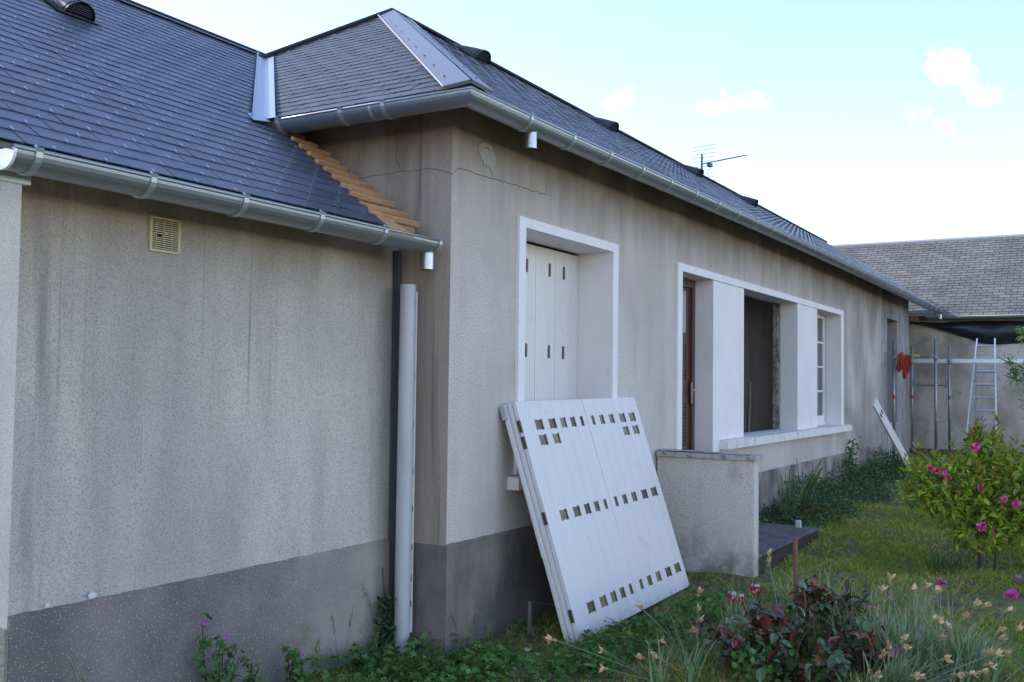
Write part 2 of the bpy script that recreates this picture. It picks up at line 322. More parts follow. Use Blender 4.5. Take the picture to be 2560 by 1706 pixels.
# end (return) wall of the main body, other closing walls
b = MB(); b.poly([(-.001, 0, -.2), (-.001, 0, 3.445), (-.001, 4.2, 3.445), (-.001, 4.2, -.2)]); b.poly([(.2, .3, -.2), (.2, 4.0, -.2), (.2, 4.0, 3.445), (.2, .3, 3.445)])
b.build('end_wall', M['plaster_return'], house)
b = MB(); b.box(0, L_END, 4.0, 4.2, -.2, 3.44); b.poly([(L_END + .001, 0, 3.44), (L_END + .001, 4.2, 3.44), (L_END + .001, 2.11, 4.82)]); b.box(L_END - .2, L_END, .32, 3.99, -.2, 3.28); b.box(5.0, 5.1, .32, 3.98, .2, 3.2); b.box(8.2, 8.3, .32, 3.98, .2, 3.2)
b.box(5.11, 8.19, 3.3, 3.4, .2, 3.2); b.box(5.11, 8.19, .32, 3.29, .60, .65); b.box(.22, 15.5, .32, 3.98, 3.1, 3.14); b.box(13.1, 13.2, .33, 3.98, .1, 3.09); b.box(L_END, 18.09, 3.6, 3.8, -.2, 3.28); b.build('inner_and_sun_block_wall', M['interior'], house)  # last box: unseen wall added to block sun through the end gap
def ragged_plinth(b, x0, x1, yf, yb, zt, zb=-.2, step=.07, amp=.0028):
    n = int((x1 - x0) / step); rr = random.Random(8); zz = [zt + rr.uniform(-amp, amp) for i in range(n + 1)]; xx = [x0 + (x1 - x0) * i / n for i in range(n + 1)]; ex = (yf - yb) * -.35
    for i in range(n):
        b.poly([(xx[i], yf, zb), (xx[i + 1], yf, zb), (xx[i + 1], yf, zz[i + 1]), (xx[i], yf, zz[i])])
        b.poly([(xx[i], yf, zz[i]), (xx[i + 1], yf, zz[i + 1]), (xx[i + 1], yb, zz[i + 1] + .010), (xx[i], yb, zz[i] + .010)])
    for x, z in ((x0, zz[0]), (x1, zz[-1])): b.poly([(x, yf, zb), (x, yb, zb), (x, yb, z + .01), (x, yf, z)])
b = MB(); ragged_plinth(b, -.014, 13.03, -.014, -.0005, .633); b.build('front_plinth', M['plinth'], house)
b = MB(); b.box(-.0155, -.0015, -.0005, .391, -.2, .633); b.build('end_plinth', M['plinth'], house)
# wing
wx0, wy = -2.493, .392
b = MB(); b.poly([(wx0, wy, -.2), (-.001, wy, -.2), (-.001, wy, 2.52), (wx0, wy, 2.52)]); b.build('wing_wall', M['plaster_wing'], house)
b = MB(); b.poly([(wx0, wy, -.2), (wx0, wy, 2.52), (wx0, 2.95, 4.30), (wx0, 5.6, 2.52), (wx0, 5.6, -.2)]); b.box(wx0 + .01, 0, 5.5, 5.6, -.2, 2.5); b.build('wing_end_wall', M['plaster_end'], house)
b = MB(); ragged_plinth(b, wx0 - .002, -.055, wy - .016, wy - .0005, .640); b.build('wing_plinth', M['plinth_wing'], house)
b = MB(); b.box(wx0 - .018, wx0 - .0025, wy - .014, 5.6, -.2, .60); b.build('wing_end_plinth', M['plinth_end'], house)
# cracks, filler and old marks on the render
def ribbon(b, pts, w, ax):
    for i in range(len(pts) - 1):
        a, c = Vector(pts[i]), Vector(pts[i + 1]); d = (c - a).normalized(); s_ = ax.cross(d) * w / 2
        b.poly([a - s_, c - s_, c + s_, a + s_])
def jag(pts, amp, step, ax):
    out = []
    for i in range(len(pts) - 1):
        a, c = Vector(pts[i]), Vector(pts[i + 1]); n = max(1, int((c - a).length / step)); s_ = ax.cross((c - a).normalized())
        for k in range(n): out.append(a.lerp(c, k / n) + s_ * random.uniform(-amp, amp) * (0 if k == 0 else 1))
    out.append(Vector(pts[-1])); return out
ccol = mat('crack_shadow', (.09, .075, .06), 1.)
b = MB(); X1 = Vector((1, 0, 0)); Y1 = Vector((0, 1, 0))
p1 = [(-.003, .718, 2.885), (-.003, .466, 2.89), (-.003, .365, 2.9), (-.003, .256, 2.89), (-.003, .158, 2.895), (-.003, .078, 2.875), (-.003, .0, 2.845)]
ribbon(b, jag(p1, .007, .02, X1), .0035, X1)
ribbon(b, jag([(-.003, .365, 2.9), (-.003, .417, 2.967), (-.003, .411, 3.1), (-.003, .422, 3.2)], .005, .025, X1), .0028, X1)
b.build('crack', ccol, house)
b = MB()
ribbon(b, jag([(0, -.002, 2.845), (.06, -.002, 2.896), (.144, -.002, 2.898), (.33, -.002, 2.899), (.565, -.002, 2.907), (.702, -.002, 2.907), (1.168, -.002, 2.917)], .007, .02, Y1), .0038, Y1)
ribbon(b, jag([(1.168, -.002, 2.917), (1.16, -.002, 3.2)], .003, .04, Y1), .0025, Y1)
b.build('crack', ccol, house)
b = MB(); pp = [(.285, 3.07), (.31, 3.10), (.35, 3.11), (.40, 3.105), (.43, 3.11), (.46, 3.08), (.487, 3.04), (.488, 2.99), (.47, 2.95), (.462, 2.915), (.445, 2.94), (.42, 2.965), (.385, 2.962), (.368, 2.97), (.35, 2.955), (.345, 2.985), (.315, 3.01), (.293, 3.035)]
b.poly([(x, -.006, z) for x, z in pp]);
for i in range(len(pp)):
    (x, z), (x2, z2) = pp[i], pp[(i + 1) % len(pp)]; b.poly([(x, -.006, z), (x2, -.006, z2), (x2, 0, z2), (x, 0, z)])
pt = b.build('mortar_patch', M['patch'], house)
b = MB(); b.tube([(.36, -.007, 3.075), (.375, -.0075, 3.085), (.395, -.0075, 3.084), (.405, -.007, 3.072)], .002, 4); b.build('mortar_mark', ccol, pt)
b = MB()
for x, z, r in ((-2.12, .668, .016), (-2.33, .665, .011), (-.95, .655, .006)):
    b = MB(); pts = [(x + r * 1.4 * cos(q * pi / 5) * random.uniform(.7, 1.1), wy - .018, z + r * sin(q * pi / 5) * random.uniform(.7, 1.1)) for q in range(10)]; b.poly(pts)
    b.build('paint_splash', M['paper'], house)
b = MB(); ribbon(b, [(-1.869, wy - .003, 1.43), (-1.868, wy - .003, 1.21)], .005, Y1); b.build('scratch', M['paper'], house)

# window surrounds ----------------------------------------------------
PR = -.026
def lining(b, x0, x1, z0, z1, dep, left=True, right=True, bottom=True, top=True):
    if left: b.box(x0 - .008, x0, -.0004, dep, z0, z1)
    if right: b.box(x1, x1 + .008, -.0004, dep, z0, z1)
    if top: b.box(x0 - .008, x1 + .008, -.0004, dep, z1, z1 + .0085)
    if bottom: b.box(x0 - .008, x1 + .008, .0, dep, z0 - .0, z0 + .004)
b = MB()
b.box(.767, .854, PR, -.0006, 1.0, 2.708); b.box(2.224, 2.319, PR, -.0006, 1.0, 2.708); b.box(.8545, 2.2235, PR, -.0006, 2.641, 2.708)
lining(b, .854, 2.224, 1.0, 2.6405, .3)
ws = b.build('window_surround', M['white'], house)
b = MB(); b.box(.683, 2.40, -.09, -.0007, .905, .99); b.poly([(.683, -.09, .9905), (2.40, -.09, .9905), (2.40, .29, 1.004), (.683, .29, 1.004)]) if False else None
b.build('window_sill', M['white_worn'], house, bevel=.006)
# folding shutters closed inside the first opening
leaf_x = [.858, 1.05, 1.38, 1.53, 1.835, 2.222]
for i in range(5):
    b = MB(); x0, x1 = leaf_x[i] + .002, leaf_x[i + 1] - .002
    b.box(x0, x1, .285, .299, 1.012, 2.622)
    n = max(2, int((x1 - x0) / .032))
    for k in range(n):
        a = x0 + (x1 - x0) * k / n + .0007; c = x0 + (x1 - x0) * (k + 1) / n - .0007
        b.box(a, c, .282, .2846, 1.013, 2.621)
    s_ = b.build('shutter_leaf', M['pvc_white'], house)
for x in (1.395, 1.74, 1.97):
    for z in (2.46, 1.84):
        b = MB(); b.box(x - .012, x + .012, .276, .2815, z - .05, z + .05); b.box(x - .007, x + .007, .272, .2755, z - .045, z + .045); b.build('shutter_hinge', M['brass'], house)
# the long triple surround
b = MB()
b.box(3.598, 3.711, PR, -.0006, .02, 2.712); b.box(9.96, 10.11, PR, -.0006, 1.055, 2.712); b.box(3.7115, 9.9595, PR, -.0006, 2.641, 2.712)
lining(b, 3.711, 4.57, .35, 2.6405, .2, bottom=False, right=False)
b.build('window_surround', M['white'], house)
for (x0, x1, zb) in ((4.571, 5.53, .02), (7.66, 8.64, 1.06)):
    b = MB(); b.box(x0, x1, -.012, .205, max(zb, 1.058), 2.6395)
    if zb < 1: b.box(x0, x0 + .20, -.012, .2045, .02, 1.0575)
    b.build('window_pillar', M['white'], house)
b = MB(); lining(b, 5.53, 7.66, 1.058, 2.6402, .2, left=False, right=False); lining(b, 8.64, 9.96, 1.058, 2.6402, .25, left=False)
b.build('window_reveal', M['white'], house)
b = MB(); b.box(4.772, 10.30, -.10, -.0007, .963, 1.05); b.box(4.85, 10.1, -.085, -.0007, 1.0505, 1.056); b.build('window_sill', M['white_worn'], house, bevel=.008)
# door
dr = MB(); dr.box(3.712, 4.569, .20, .24, .30, 2.64); door = dr.build('door', M['door'], house)
b = MB(); b.box(4.49, 4.568, .175, .1995, .30, 2.64); b.box(3.712, 3.78, .175, .1995, .30, 2.64); b.box(3.7805, 4.4895, .175, .1995, 2.56, 2.64); b.build('door_frame', M['door'], door)
b = MB()
for z0, z1 in ((1.62, 2.02), (.98, 1.48), (.42, .88)):
    b.box(4.36, 4.39, .188, .1998, z0, z1); b.box(3.85, 3.88, .188, .1998, z0, z1); b.box(3.8805, 4.3595, .188, .1998, z1 - .03, z1); b.box(3.8805, 4.3595, .188, .1998, z0, z0 + .03)
    z = z0 + .05
    while z < z1 - .05: b.box(3.8805, 4.3595, .191, .1997, z, z + .022); z += .036
b.build('door_panel_moulding', M['door'], door)
b = MB(); b.box(3.88, 4.365, .194, .1995, 2.11, 2.52); b.build('door_glass', M['frosted'], door)
b = MB(); b.box(4.455, 4.485, .168, .1745, 1.42, 1.63); b.tube([(4.47, .167, 1.55), (4.47, .13, 1.55), (4.37, .128, 1.55)], .008, 8); b.build('door_handle', M['steel'], door)
# casement
b = MB(); x0, x1, z0, z1 = 8.65, 9.93, 1.10, 2.63
b.box(x0, x0 + .05, .20, .24, z0, z1); b.box(x1 - .09, x1 - .02, .20, .24, z0, z1); b.box(x0 + .0505, x1 - .0905, .20, .24, z1 - .05, z1); b.box(x0 + .0505, x1 - .0905, .20, .24, z0, z0 + .09)
b.box(8.642, 9.958, .19, .25, 1.0625, 1.0995)
case = b.build('window_frame', M['white_worn'], house)
b = MB()
for k in range(1, 4):
    z = z0 + .09 + (z1 - z0 - .14) * k / 4; b.box(x0 + .051, x1 - .091, .204, .232, z - .013, z + .013)
for x in (9.02, 9.43): b.box(x - .012, x + .012, .2035, .2325, z0 + .091, z1 - .051)
b.build('glazing_bar', M['white_worn'], case)
b = MB(); b.poly([(x0 + .05, .222, z0 + .09), (x1 - .09, .222, z0 + .09), (x1 - .09, .222, z1 - .05), (x0 + .05, .222, z1 - .05)]); b.build('pane', M['glass'], case)
b = MB(); b.box(8.64, 9.96, .251, .255, 1.06, 2.64); b.build('dark_room_sheet', M['dark'], house)  # black sheet standing in for the dark of the room behind the panes
# raw brick edge in the empty middle opening
b = MB(); random.seed(3)
z = 1.06
while z < 2.6:
    d = random.uniform(.022, .036); hh = random.uniform(.03, .09); d2 = random.uniform(.0, .03)
    b.box(7.655 - d, 7.659 + .0, .21 + d2, .29, z, min(z + hh, 2.63)); z += hh + .002
b.build('broken_edge', M['rough_edge'], house)
b = MB(); b.box(5.53, 7.66, .206, .31, 1.02, 1.055); b.build('bare_sill', M['cement'], house)
b = MB(); b.tube([(7.119, .45, .66), (7.235, .46, 1.64)], .02, 4); b.build('timber_lath', M['timber_dark'], house)
b = MB(); b.tube([(5.9, .5, 2.66), (6.06, .45, 2.55), (6.2, .44, 2.62)], .006, 5); b.build('loose_wire', M['patch'], house)
# opening in the block wall: deep grey reveal
b = MB(); b.box(14.40, 14.689, .33, .36, .99, 2.82); b.box(14.60, 14.688, .02, .329, .985, 2.825); b.build('opening_reveal', M['block'], house)
# ventilation grille
b = MB(); gx0, gx1, gz0, gz1 = -1.868, -1.693, 2.184, 2.345; yg = wy
b.box(gx0, gx0 + .013, yg - .012, yg - .0006, gz0, gz1); b.box(gx1 - .013, gx1, yg - .012, yg - .0006, gz0, gz1)
b.box(gx0 + .0132, gx1 - .0132, yg - .012, yg - .0006, gz1 - .011, gz1); b.box(gx0 + .0132, gx1 - .0132, yg - .012, yg - .0006, gz0, gz0 + .011)
gr = b.build('ventilation_grille', M['cream'], house)
b = MB(); n = 14
for k in range(n):
    z = gz0 + .013 + (gz1 - gz0 - .026) * (k + .5) / n
    if k == 6: b.box(gx0 + .0134, gx0 + .04, yg - .010, yg - .004, z - .0022, z + .0022); b.box(gx0 + .07, gx1 - .0134, yg - .010, yg - .004, z - .0022, z + .0022)
    else: b.box(gx0 + .0134, gx1 - .0134, yg - .010, yg - .004, z - .0022, z + .0022)
for k in range(1, 4): x = gx0 + (gx1 - gx0) * k / 4; b.box(x - .0015, x + .0015, yg - .0035, yg - .0015, gz0 + .0115, gz1 - .0115)
b.box(gx0 + .085, gx0 + .098, yg - .0125, yg - .0105, gz0 + .082, gz0 + .096)
b.build('grille_slat', M['cream'], gr)
b = MB(); b.poly([(gx0 + .01, yg - .0011, gz0 + .01), (gx1 - .01, yg - .0011, gz0 + .01), (gx1 - .01, yg - .0011, gz1 - .01), (gx0 + .01, yg - .0011, gz1 - .01)]); b.build('grille_back', M['dark'], gr)
# joint cover strip between the wing and the main body
b = MB(); b.box(-.05, -.004, wy - .035, wy - .0008, .05, 2.40); b.box(-.058, -.0505, wy - .026, wy - .0185, .3, 2.40); b.build('joint_cover_strip', M['black'] if False else mat('dark_zinc_strip', (.10, .11, .125), .5, metal=.4), house)

# ------------------------------------------------------------------ roofs
def clip(poly, planes):
    for a, bb, c in planes:        # keep a*u+b*v<=c
        out = []
        for i in range(len(poly)):
            p, q = poly[i], poly[(i + 1) % len(poly)]; dp = a * p[0] + bb * p[1] - c; dq = a * q[0] + bb * q[1] - c
            if dp <= 0: out.append(p)
            if dp * dq < 0: t = dp / (dp - dq); out.append((p[0] + (q[0] - p[0]) * t, p[1] + (q[1] - p[1]) * t))
        poly = out
        if len(poly) < 3: return []
    return poly
def slates(name, m, O, U, V, u0, u1, v0, v1, planes, parent, w=.229, e=.1095, hooks=None, hook_mat=None, hooks_max=1e9, var=.22, drop=0, gap=.0025, lift=.0068, sag=None, seed=1):
    rnd = random.Random(seed); O, U, V = Vector(O), Vector(U), Vector(V); Nn = U.cross(V)
    b = MB(); hk = MB()
    def P(u, v, h): 
        p = O + U * u + V * v + Nn * h
        if sag: p.z += sag(p.x) * v / VL
        return p
    r = 0; v = v0
    while v < v1:
        u = u0 - (w / 2 if r % 2 else 0)
        while u < u1:
            if rnd.random() < drop: u += w; continue
            pls = planes(v) if callable(planes) else planes; pl = clip([(u + gap, v), (u + w - gap, v), (u + w - gap, v + e + .02), (u + gap, v + e + .02)], pls + [(0, 1, v1), (1, 0, u1), (-1, 0, -u0)])
            if pl:
                g_ = 1 + rnd.uniform(-var, var); col = (g_ * rnd.uniform(.95, 1.05), g_, g_ * rnd.uniform(.96, 1.08))
                tl = rnd.uniform(-.0015, .0015); hh = [lift - (q[1] - v) / (e + .02) * (lift - .002) + tl * ((q[0] - u) / w - .5) * 2 + rnd.uniform(-.0004, .0004) for q in pl]
                top = [P(q[0], q[1], h_) for q, h_ in zip(pl, hh)]
                b.poly(top, col)
                for i in range(len(pl)):
                    q, q2 = pl[i], pl[(i + 1) % len(pl)]
                    if q[1] < v + .03 or q2[1] < v + .03 or True:
                        if q[1] > v + e and q2[1] > v + e: continue
                        b.poly([P(q[0], q[1], hh[i] - .0045), P(q2[0], q2[1], hh[(i + 1) % len(pl)] - .0045), top[(i + 1) % len(pl)], top[i]], tuple(.75 * k for k in col))
                uc = u + w / 2
                if hooks and u0 < uc < min(u1, hooks_max) and all(a * uc + bb * (v + .01) < c - .01 for a, bb, c in pls):
                    hk.obox(P(uc - .003, v - .007, lift - .008), U * .005, V * .004, Nn * .010, (1, 1, 1)); hk.obox(P(uc - .003, v - .0065, lift + .0025), U * .005, V * .024, Nn * .003, (1, 1, 1))
            u += w
        v += e; r += 1
    o = b.build(name, m, parent)
    if hooks: 
        h_ = hk.build('slate_hooks', hook_mat or M['steel'], o); h_['kind'] = 'stuff'
    return o
o_, zg = .3852, 3.214
AP = Vector((2.109, 2.109, 4.893))
sagf = lambda x: -.0055 * max(x - 2, 0) * .6
VL = 2.494 / CT
# dark underlay boards below every roof plane
def underlay(pts, name='roof_boards', m=None): b = MB(); b.poly(pts); return b.build(name, m or M['timber_dark'], house)
E_ = -.012
Ax = (-o_, -o_, zg + E_); Ay = (-o_, 4.6, zg + E_); Bp = (AP.x, AP.y, AP.z + E_)
underlay([Ax, (17.7, -o_, zg + E_), (17.7, AP.y, AP.z + E_ - .05), Bp]); underlay([Ay, Ax, Bp]); underlay([(17.7, 4.6, zg + E_), Ay, Bp, (17.7, AP.y, AP.z + E_ - .05)])
main = slates('front_roof_slates', M['slate'], (-o_, -o_, zg), (1, 0, 0), (0, CT, ST), 0, 18.1, .05, VL, [(-1, CT, -.19)], house, hooks=True, sag=sagf, seed=5, var=.3)
hip = slates('hip_end_slates', M['slate_hip'], (-o_, -o_, zg), (0, -1, 0), (CT, 0, ST), -4.98, 0, .05, VL, [(1, CT, -.17), (-1, CT, 4.98), (-1, -CT, 99)], house, hooks=True, hook_mat=M['zinc'], seed=9, var=.18)
# back slopes so that the roof is closed
wzo = Vector((0, .007, 2.4295))
def wing_u(x): return x + 3.2
# wing roof plane: origin (-3.2, .007, 2.4295); v along slope.  verge near the end wall, valley further up
vv = lambda y: (y - .007) / CT
def line(p, q):   # half plane keeping the left-hand (smaller u) side of the line p->q going up
    (u1_, v1_), (u2_, v2_) = p, q; a = (v2_ - v1_); bb = -(u2_ - u1_); c = a * u1_ + bb * v1_; return (a, bb, c)
Vw = (2.995 - .007) / CT
# lower part up to the hip gutter, then upper part along the valley
lowp = [line((wing_u(-.565), vv(.017)), (wing_u(-.235), vv(1.2)))]; upp = [line((wing_u(-.385 - .07), vv(1.173)), (wing_u(1.437 - .06), vv(2.995)))]
slates('wing_roof_slates', M['slate'], (-3.2, .007, 2.4295), (1, 0, 0), (0, CT, ST), .265, 4.8, .05, Vw, lambda v: lowp if v < vv(1.15) else upp, house, hooks=True, seed=12, var=.20)
underlay([(-2.935, .007, 2.4295 + E_), (-.60, .007, 2.4295 + E_), (-.27, 1.173, 2.4295 + 1.166 * TT + E_), (-.27, 2.1, 2.4295 + 2.093 * TT + E_), (1.437, 2.995, 4.44 + E_), (-2.935, 2.995, 4.44 + E_)], 'wing_roof_boards')
b = MB(); b.poly([(-2.935, 2.995, 4.44 - .015), (1.437, 2.995, 4.44 - .015), (1.437, 5.98, 2.4295), (-2.935, 5.98, 2.4295)]); b.build('wing_back_slope', M['slate'], house)
# battens left showing beside the end wall
random.seed(11)
k = 0; y = .16
while y < 1.10:
    xl = -.565 + (y - .017) * .30 - .01; z = 2.4295 + (y - .007) * TT
    b = MB(); b.obox((xl - .03, y, z - .012 + (.010 if y > .3 else 0)), (-.07 - xl + random.uniform(-.03, .03), .0, random.uniform(-.002, .004)), Vector((0, CT, ST)) * .030, Vector((0, -ST, CT)) * .024)
    b.build('roof_batten', M['larch'], house); y += .092
b = MB(); b.obox((-.61, .012, 2.4295 - .02), (.25, 0, 0), Vector((0, CT, ST)) * .36, Vector((0, -ST, CT)) * .014)
b.build('eaves_board', M['larch'], house)
b = MB(); b.obox((-.30, .16, 2.50), (.16, 0, 0), Vector((0, CT, ST)) * .95, Vector((0, -ST, CT)) * -.06); b.build('verge_rafter', M['larch'], house)
# zinc: valley, hip, ridges
def slope_pt(O, U, V, u, v, h): O, U, V = Vector(O), Vector(U), Vector(V); return O + U * u + V * v + U.cross(V) * h
b = MB()
va, vb = Vector((-.385 - .03, 1.173 - .03, 3.214 - .0)), Vector((1.437, 2.995, 4.44)); wN = Vector((0, -ST, CT)); hN = Vector((-ST, 0, CT))
d = (vb - va)
for side, N_, du, wdt in ((0, wN, Vector((-1, 0, 0)), .10), (1, hN, Vector((0, -1, 0)), .11)):
    q0, q1 = va + N_ * .010, vb + N_ * .010
    b.poly([q0, q1, q1 + du * wdt, q0 + du * wdt]); b.poly([q0 + N_ * .012 + du * wdt, q1 + N_ * .012 + du * wdt, q1 + du * (wdt), q0 + du * (wdt)])
# rolled edge along the wing side and a small tongue below the hip gutter
b.tube([va + wN * .02 + Vector((-.10, 0, 0)), vb + wN * .02 + Vector((-.10, 0, 0))], .006, 6)
vz = b.build('valley_flashing', M['zinc_light'], house)
b = MB(); b.obox(va + Vector((-.14, -.06, -.035)), (.14, -.0, .02), (.03, .09, .06), (0, 0, .004)); b.build('valley_tongue', M['zinc_light'], house)
b = MB(); c0 = Vector((-o_, -o_, zg)); up_ = Vector((0, 0, .034)); d = AP - c0
mS, hS = Vector((1, 0, 0)), Vector((0, 1, 0))
for side, w_ in ((mS, .195), (hS, .175)):
    N_ = wN if side is mS else hN
    a0, a1 = c0 + up_, AP + up_; e0, e1 = c0 + side * w_ + N_ * .022, AP + side * w_ + N_ * .022
    seg = 6
    for i in range(seg):
        t0, t1 = i / seg, (i + 1) / seg; l0 = .003 * (1 if i % 2 else 0)
        q = [a0.lerp(a1, t0), a0.lerp(a1, t1), e0.lerp(e1, t1), e0.lerp(e1, t0)]; q = [p + N_ * (.0022 * (seg - i)) for p in q]
        b.poly(q); b.poly([q[3], q[2], q[2] - N_ * .02, q[3] - N_ * .02]); b.poly([q[0], q[3], q[3] - N_ * .02, q[0] - N_ * .02])
    b.tube([e0 - side * .004 + N_ * .008, e1 - side * .004 + N_ * .008], .008, 6)
hz = b.build('hip_flashing', M['zinc_hip'], house)
for i in range(9):
    for side, N_ in ((mS, wN), (hS, hN)):
        b = MB(); p = c0.lerp(AP, (i + .6) / 9.3) + side * .11 + N_ * .040; b.obox(p, d.normalized() * .035, N_.cross(d).normalized() * .008, N_ * .004); b.build('flashing_clip', M['black'], hz)
b = MB(); zr0 = AP + Vector((-.02, 0, .03)); zr1 = Vector((18.1, AP.y, AP.z + .03 + sagf(18)))
for s_ in (-1, 1): q = [zr0, zr1, zr1 + Vector((0, s_ * .10, -.062)), zr0 + Vector((0, s_ * .10, -.062))]; b.poly(q if s_ < 0 else q[::-1])
b.tube([zr0 + Vector((0, 0, .004)), zr1 + Vector((0, 0, .004))], .012, 6); b.build('ridge_cap', M['black'], house)
b = MB(); p0, p1 = Vector((-3.0, 2.995, 4.46)), Vector((1.45, 2.995, 4.46))
for s_ in (-1, 1): q = [p0, p1, p1 + Vector((0, s_ * .10, -.062)), p0 + Vector((0, s_ * .10, -.062))]; b.poly(q)
b.tube([p0, p1], .014, 6); b.build('ridge_cap', M['black'], house)
b = MB(); p0, p1 = Vector((-o_, 4.6, zg + .03)), AP + Vector((0, 0, .03)); b.tube([p0, p1], .024, 6)
b.build('hip_cap', M['black'], house)
# roof vents
def vent(O, sc=1.):
    O = Vector(O); U = Vector((1, 0, 0)); V = Vector((0, CT, ST)); N_ = Vector((0, -ST, CT)); b = MB(); rings = []
    nseg = 12
    for t in (0, .25, .55, .8, 1):
        w_ = (.115 - .055 * t) * sc; hgt = (.10 * (1 - t ** 1.2) + .004) * sc
        rings.append([O + V * (t * .36 * sc) + U * (-cos(pi * k / nseg) * w_) + N_ * (sin(pi * k / nseg) * hgt + .014) for k in range(nseg + 1)])
    for a, c in zip(rings, rings[1:]):
        for k in range(nseg): b.poly([a[k], a[k + 1], c[k + 1], c[k]])
    for k in range(nseg):   # rim
        a, c = rings[0][k], rings[0][k + 1]; b.poly([a, c, c - V * .012 + N_ * .004, a - V * .012 + N_ * .004])
    b.obox(O - U * .17 * sc - V * .03 + N_ * .0135, U * .34 * sc, V * .45 * sc, N_ * .004)
    vo = b.build('roof_vent', M['black'], house, smooth=True)
    b = MB(); b.poly([p + V * .02 for p in rings[0]][::-1]); b.build('vent_mouth', M['dark'], vo)
    b = MB()
    for z in (.02, .034, .048, .062, .076):
        hw = .11 * sqrt(max(0, 1 - (z / .1) ** 2)) * sc; b.obox(O - U * hw + N_ * (z * sc + .014) + V * .004, U * 2 * hw, V * .008, N_ * .004)
    b.build('vent_louvre', M['slate'], vo)
for p in ((2.93, 1.70), (5.64, 1.62), (8.245, 1.53), (10.33, 1.40)): vent((p[0], p[1], zg + (p[1] + o_) * TT + sagf(p[0]) * (p[1] + o_) / 2.494), 1.05)
vent((-1.10, 2.04, 2.4295 + 2.033 * TT), .9)
# television aerial on the ridge
b = MB(); bx = 10.1; z0 = 4.75
b.tube([(bx, 2.15, z0), (bx, 2.15, 5.25)], .018, 6)
a0, a1 = Vector((bx - .05, 2.15, 5.08)), Vector((bx + 1.65, 1.98, 5.55))
b.tube([a0, a1], .010, 5)
dr_ = (a1 - a0).normalized(); sdv = Vector((0, 0, 1)).cross(dr_).normalized()
for k in range(9):
    p = a0 + dr_ * (.45 + k * .15); b.tube([p - sdv * .12, p + sdv * .12], .006, 4)
b.box(bx + .22, bx + .34, 2.09, 2.15, 5.10, 5.16)
for s_ in (-1, 1):
    for k in range(5): p = a0 + dr_ * (.02 + .03 * k) + Vector((0, 0, s_ * (.04 + .06 * k))); b.tube([p - sdv * .2, p + sdv * .2], .004, 4)
b.build('aerial', M['black'] if False else mat('aerial_metal', (.10, .11, .12), .5, metal=.5), house)

# ------------------------------------------------------------------ gutters
def gutter_mesh(path_fn, stations, r, name, bead=.0095):
    """path_fn(station, inset, z) -> point ; half round channel with rolled bead at the outer rim"""
    b = MB(); prof = []
    n = 14
    for k in range(n + 1):
        a = pi * k / n; prof.append((r - r * cos(a), -r * sin(a) * 1.0))
    prof[0] = (0, 0); prof.append((2 * r, .03))
    rows = [[Vector(path_fn(s, d_, z)) for d_, z in prof] for s in stations]
    for a, c in zip(rows, rows[1:]):
        for k in range(len(prof) - 1): b.poly([a[k], c[k], c[k + 1], a[k + 1]])
    for a, c in zip(stations, stations[1:]):
        b2 = [Vector(path_fn(s, -bead * .6 + bead, .002)) for s in (a, c)]
    b.tube([Vector(path_fn(s, bead * .35, .003)) for s in stations], bead, 8)
    return b
R_G = .074
def gz_main(x): return zg + (.040 * sin(pi * min(max((x - .5) / 14, 0), 1)) if x > .5 else 0)
def main_path(s, d_, z):     # s<0 : hip side, distance from the corner ; s>=0 : front side
    if s[0] == 'c': return (-o_ + d_, -o_ + d_, zg + z)
    if s[0] == 'h': return (-o_ + d_, s[1], zg + z)
    return (s[1], -o_ + d_, gz_main(s[1]) + z)
st = [('h', 1.235), ('h', .8), ('h', .3), ('c', 0)] + [('f', .4 + i * .9) for i in range(19)] + [('f', 17.73)]
gm = gutter_mesh(main_path, st, R_G, 'gutter')
ge = [Vector(main_path(('f', 17.73), R_G - R_G * cos(pi * k / 12), -R_G * sin(pi * k / 12))) for k in range(13)]; gm.poly(ge)
gut = gm.build('main_gutter', M['zinc'], house, smooth=True)
def autos(o):
    o.data.polygons.foreach_set('use_smooth', [True] * len(o.data.polygons))
def bracket(fn, parent, wd=.028):
    """strap round the channel: fn(offset along, inset, z)"""
    b = MB(); r = R_G + .0062; n = 12; pr = []
    for k in range(n + 1): a = pi * k / n; pr.append((R_G - r * cos(a), -r * sin(a)))
    pr = [(-.013, .016)] + pr
    for p, q in zip(pr, pr[1:]): b.poly([fn(-wd / 2, *p), fn(wd / 2, *p), fn(wd / 2, *q), fn(-wd / 2, *q)])
    for p, q in zip(pr, pr[1:]):
        for w_ in (-wd / 2, wd / 2):
            inn = lambda t: (R_G + (t[0] - R_G) * .93, t[1] * .93); b.poly([fn(w_, *p), fn(w_, *q), fn(w_, *inn(q)), fn(w_, *inn(p))])
    c = [fn(s * wd * .45, x, z) for s, x, z in ((-1, -.014, .016), (1, -.014, .016), (1, .03, .017), (-1, .03, .017))]; b.poly(c)
    b.tube([fn(-wd * .35, -.006, .012), fn(-wd * .35, .008, .022)], .006, 6)
    return b.build('gutter_bracket', M['zinc_strap'], parent)
for i in range(31):
    x = .2876 + .5641 * i
    if x < 17.6: bracket(lambda w_, d_, z, x=x: Vector((x + w_, -o_ + d_, gz_main(x) + z)), gut)
for y in (1.055, .55, .229): bracket(lambda w_, d_, z, y=y: Vector((-o_ + d_, y - w_, zg + z)), gut)
def seam(fn, parent): 
    b = MB(); n = 12; r = R_G + .0012
    pr = [(R_G - r * cos(pi * k / n), -r * sin(pi * k / n)) for k in range(n + 1)]
    for p, q in zip(pr, pr[1:]): b.poly([fn(-.01, *p), fn(.01, *p), fn(.01, *q), fn(-.01, *q)])
    b.build('gutter_seam', M['zinc_light'], parent)
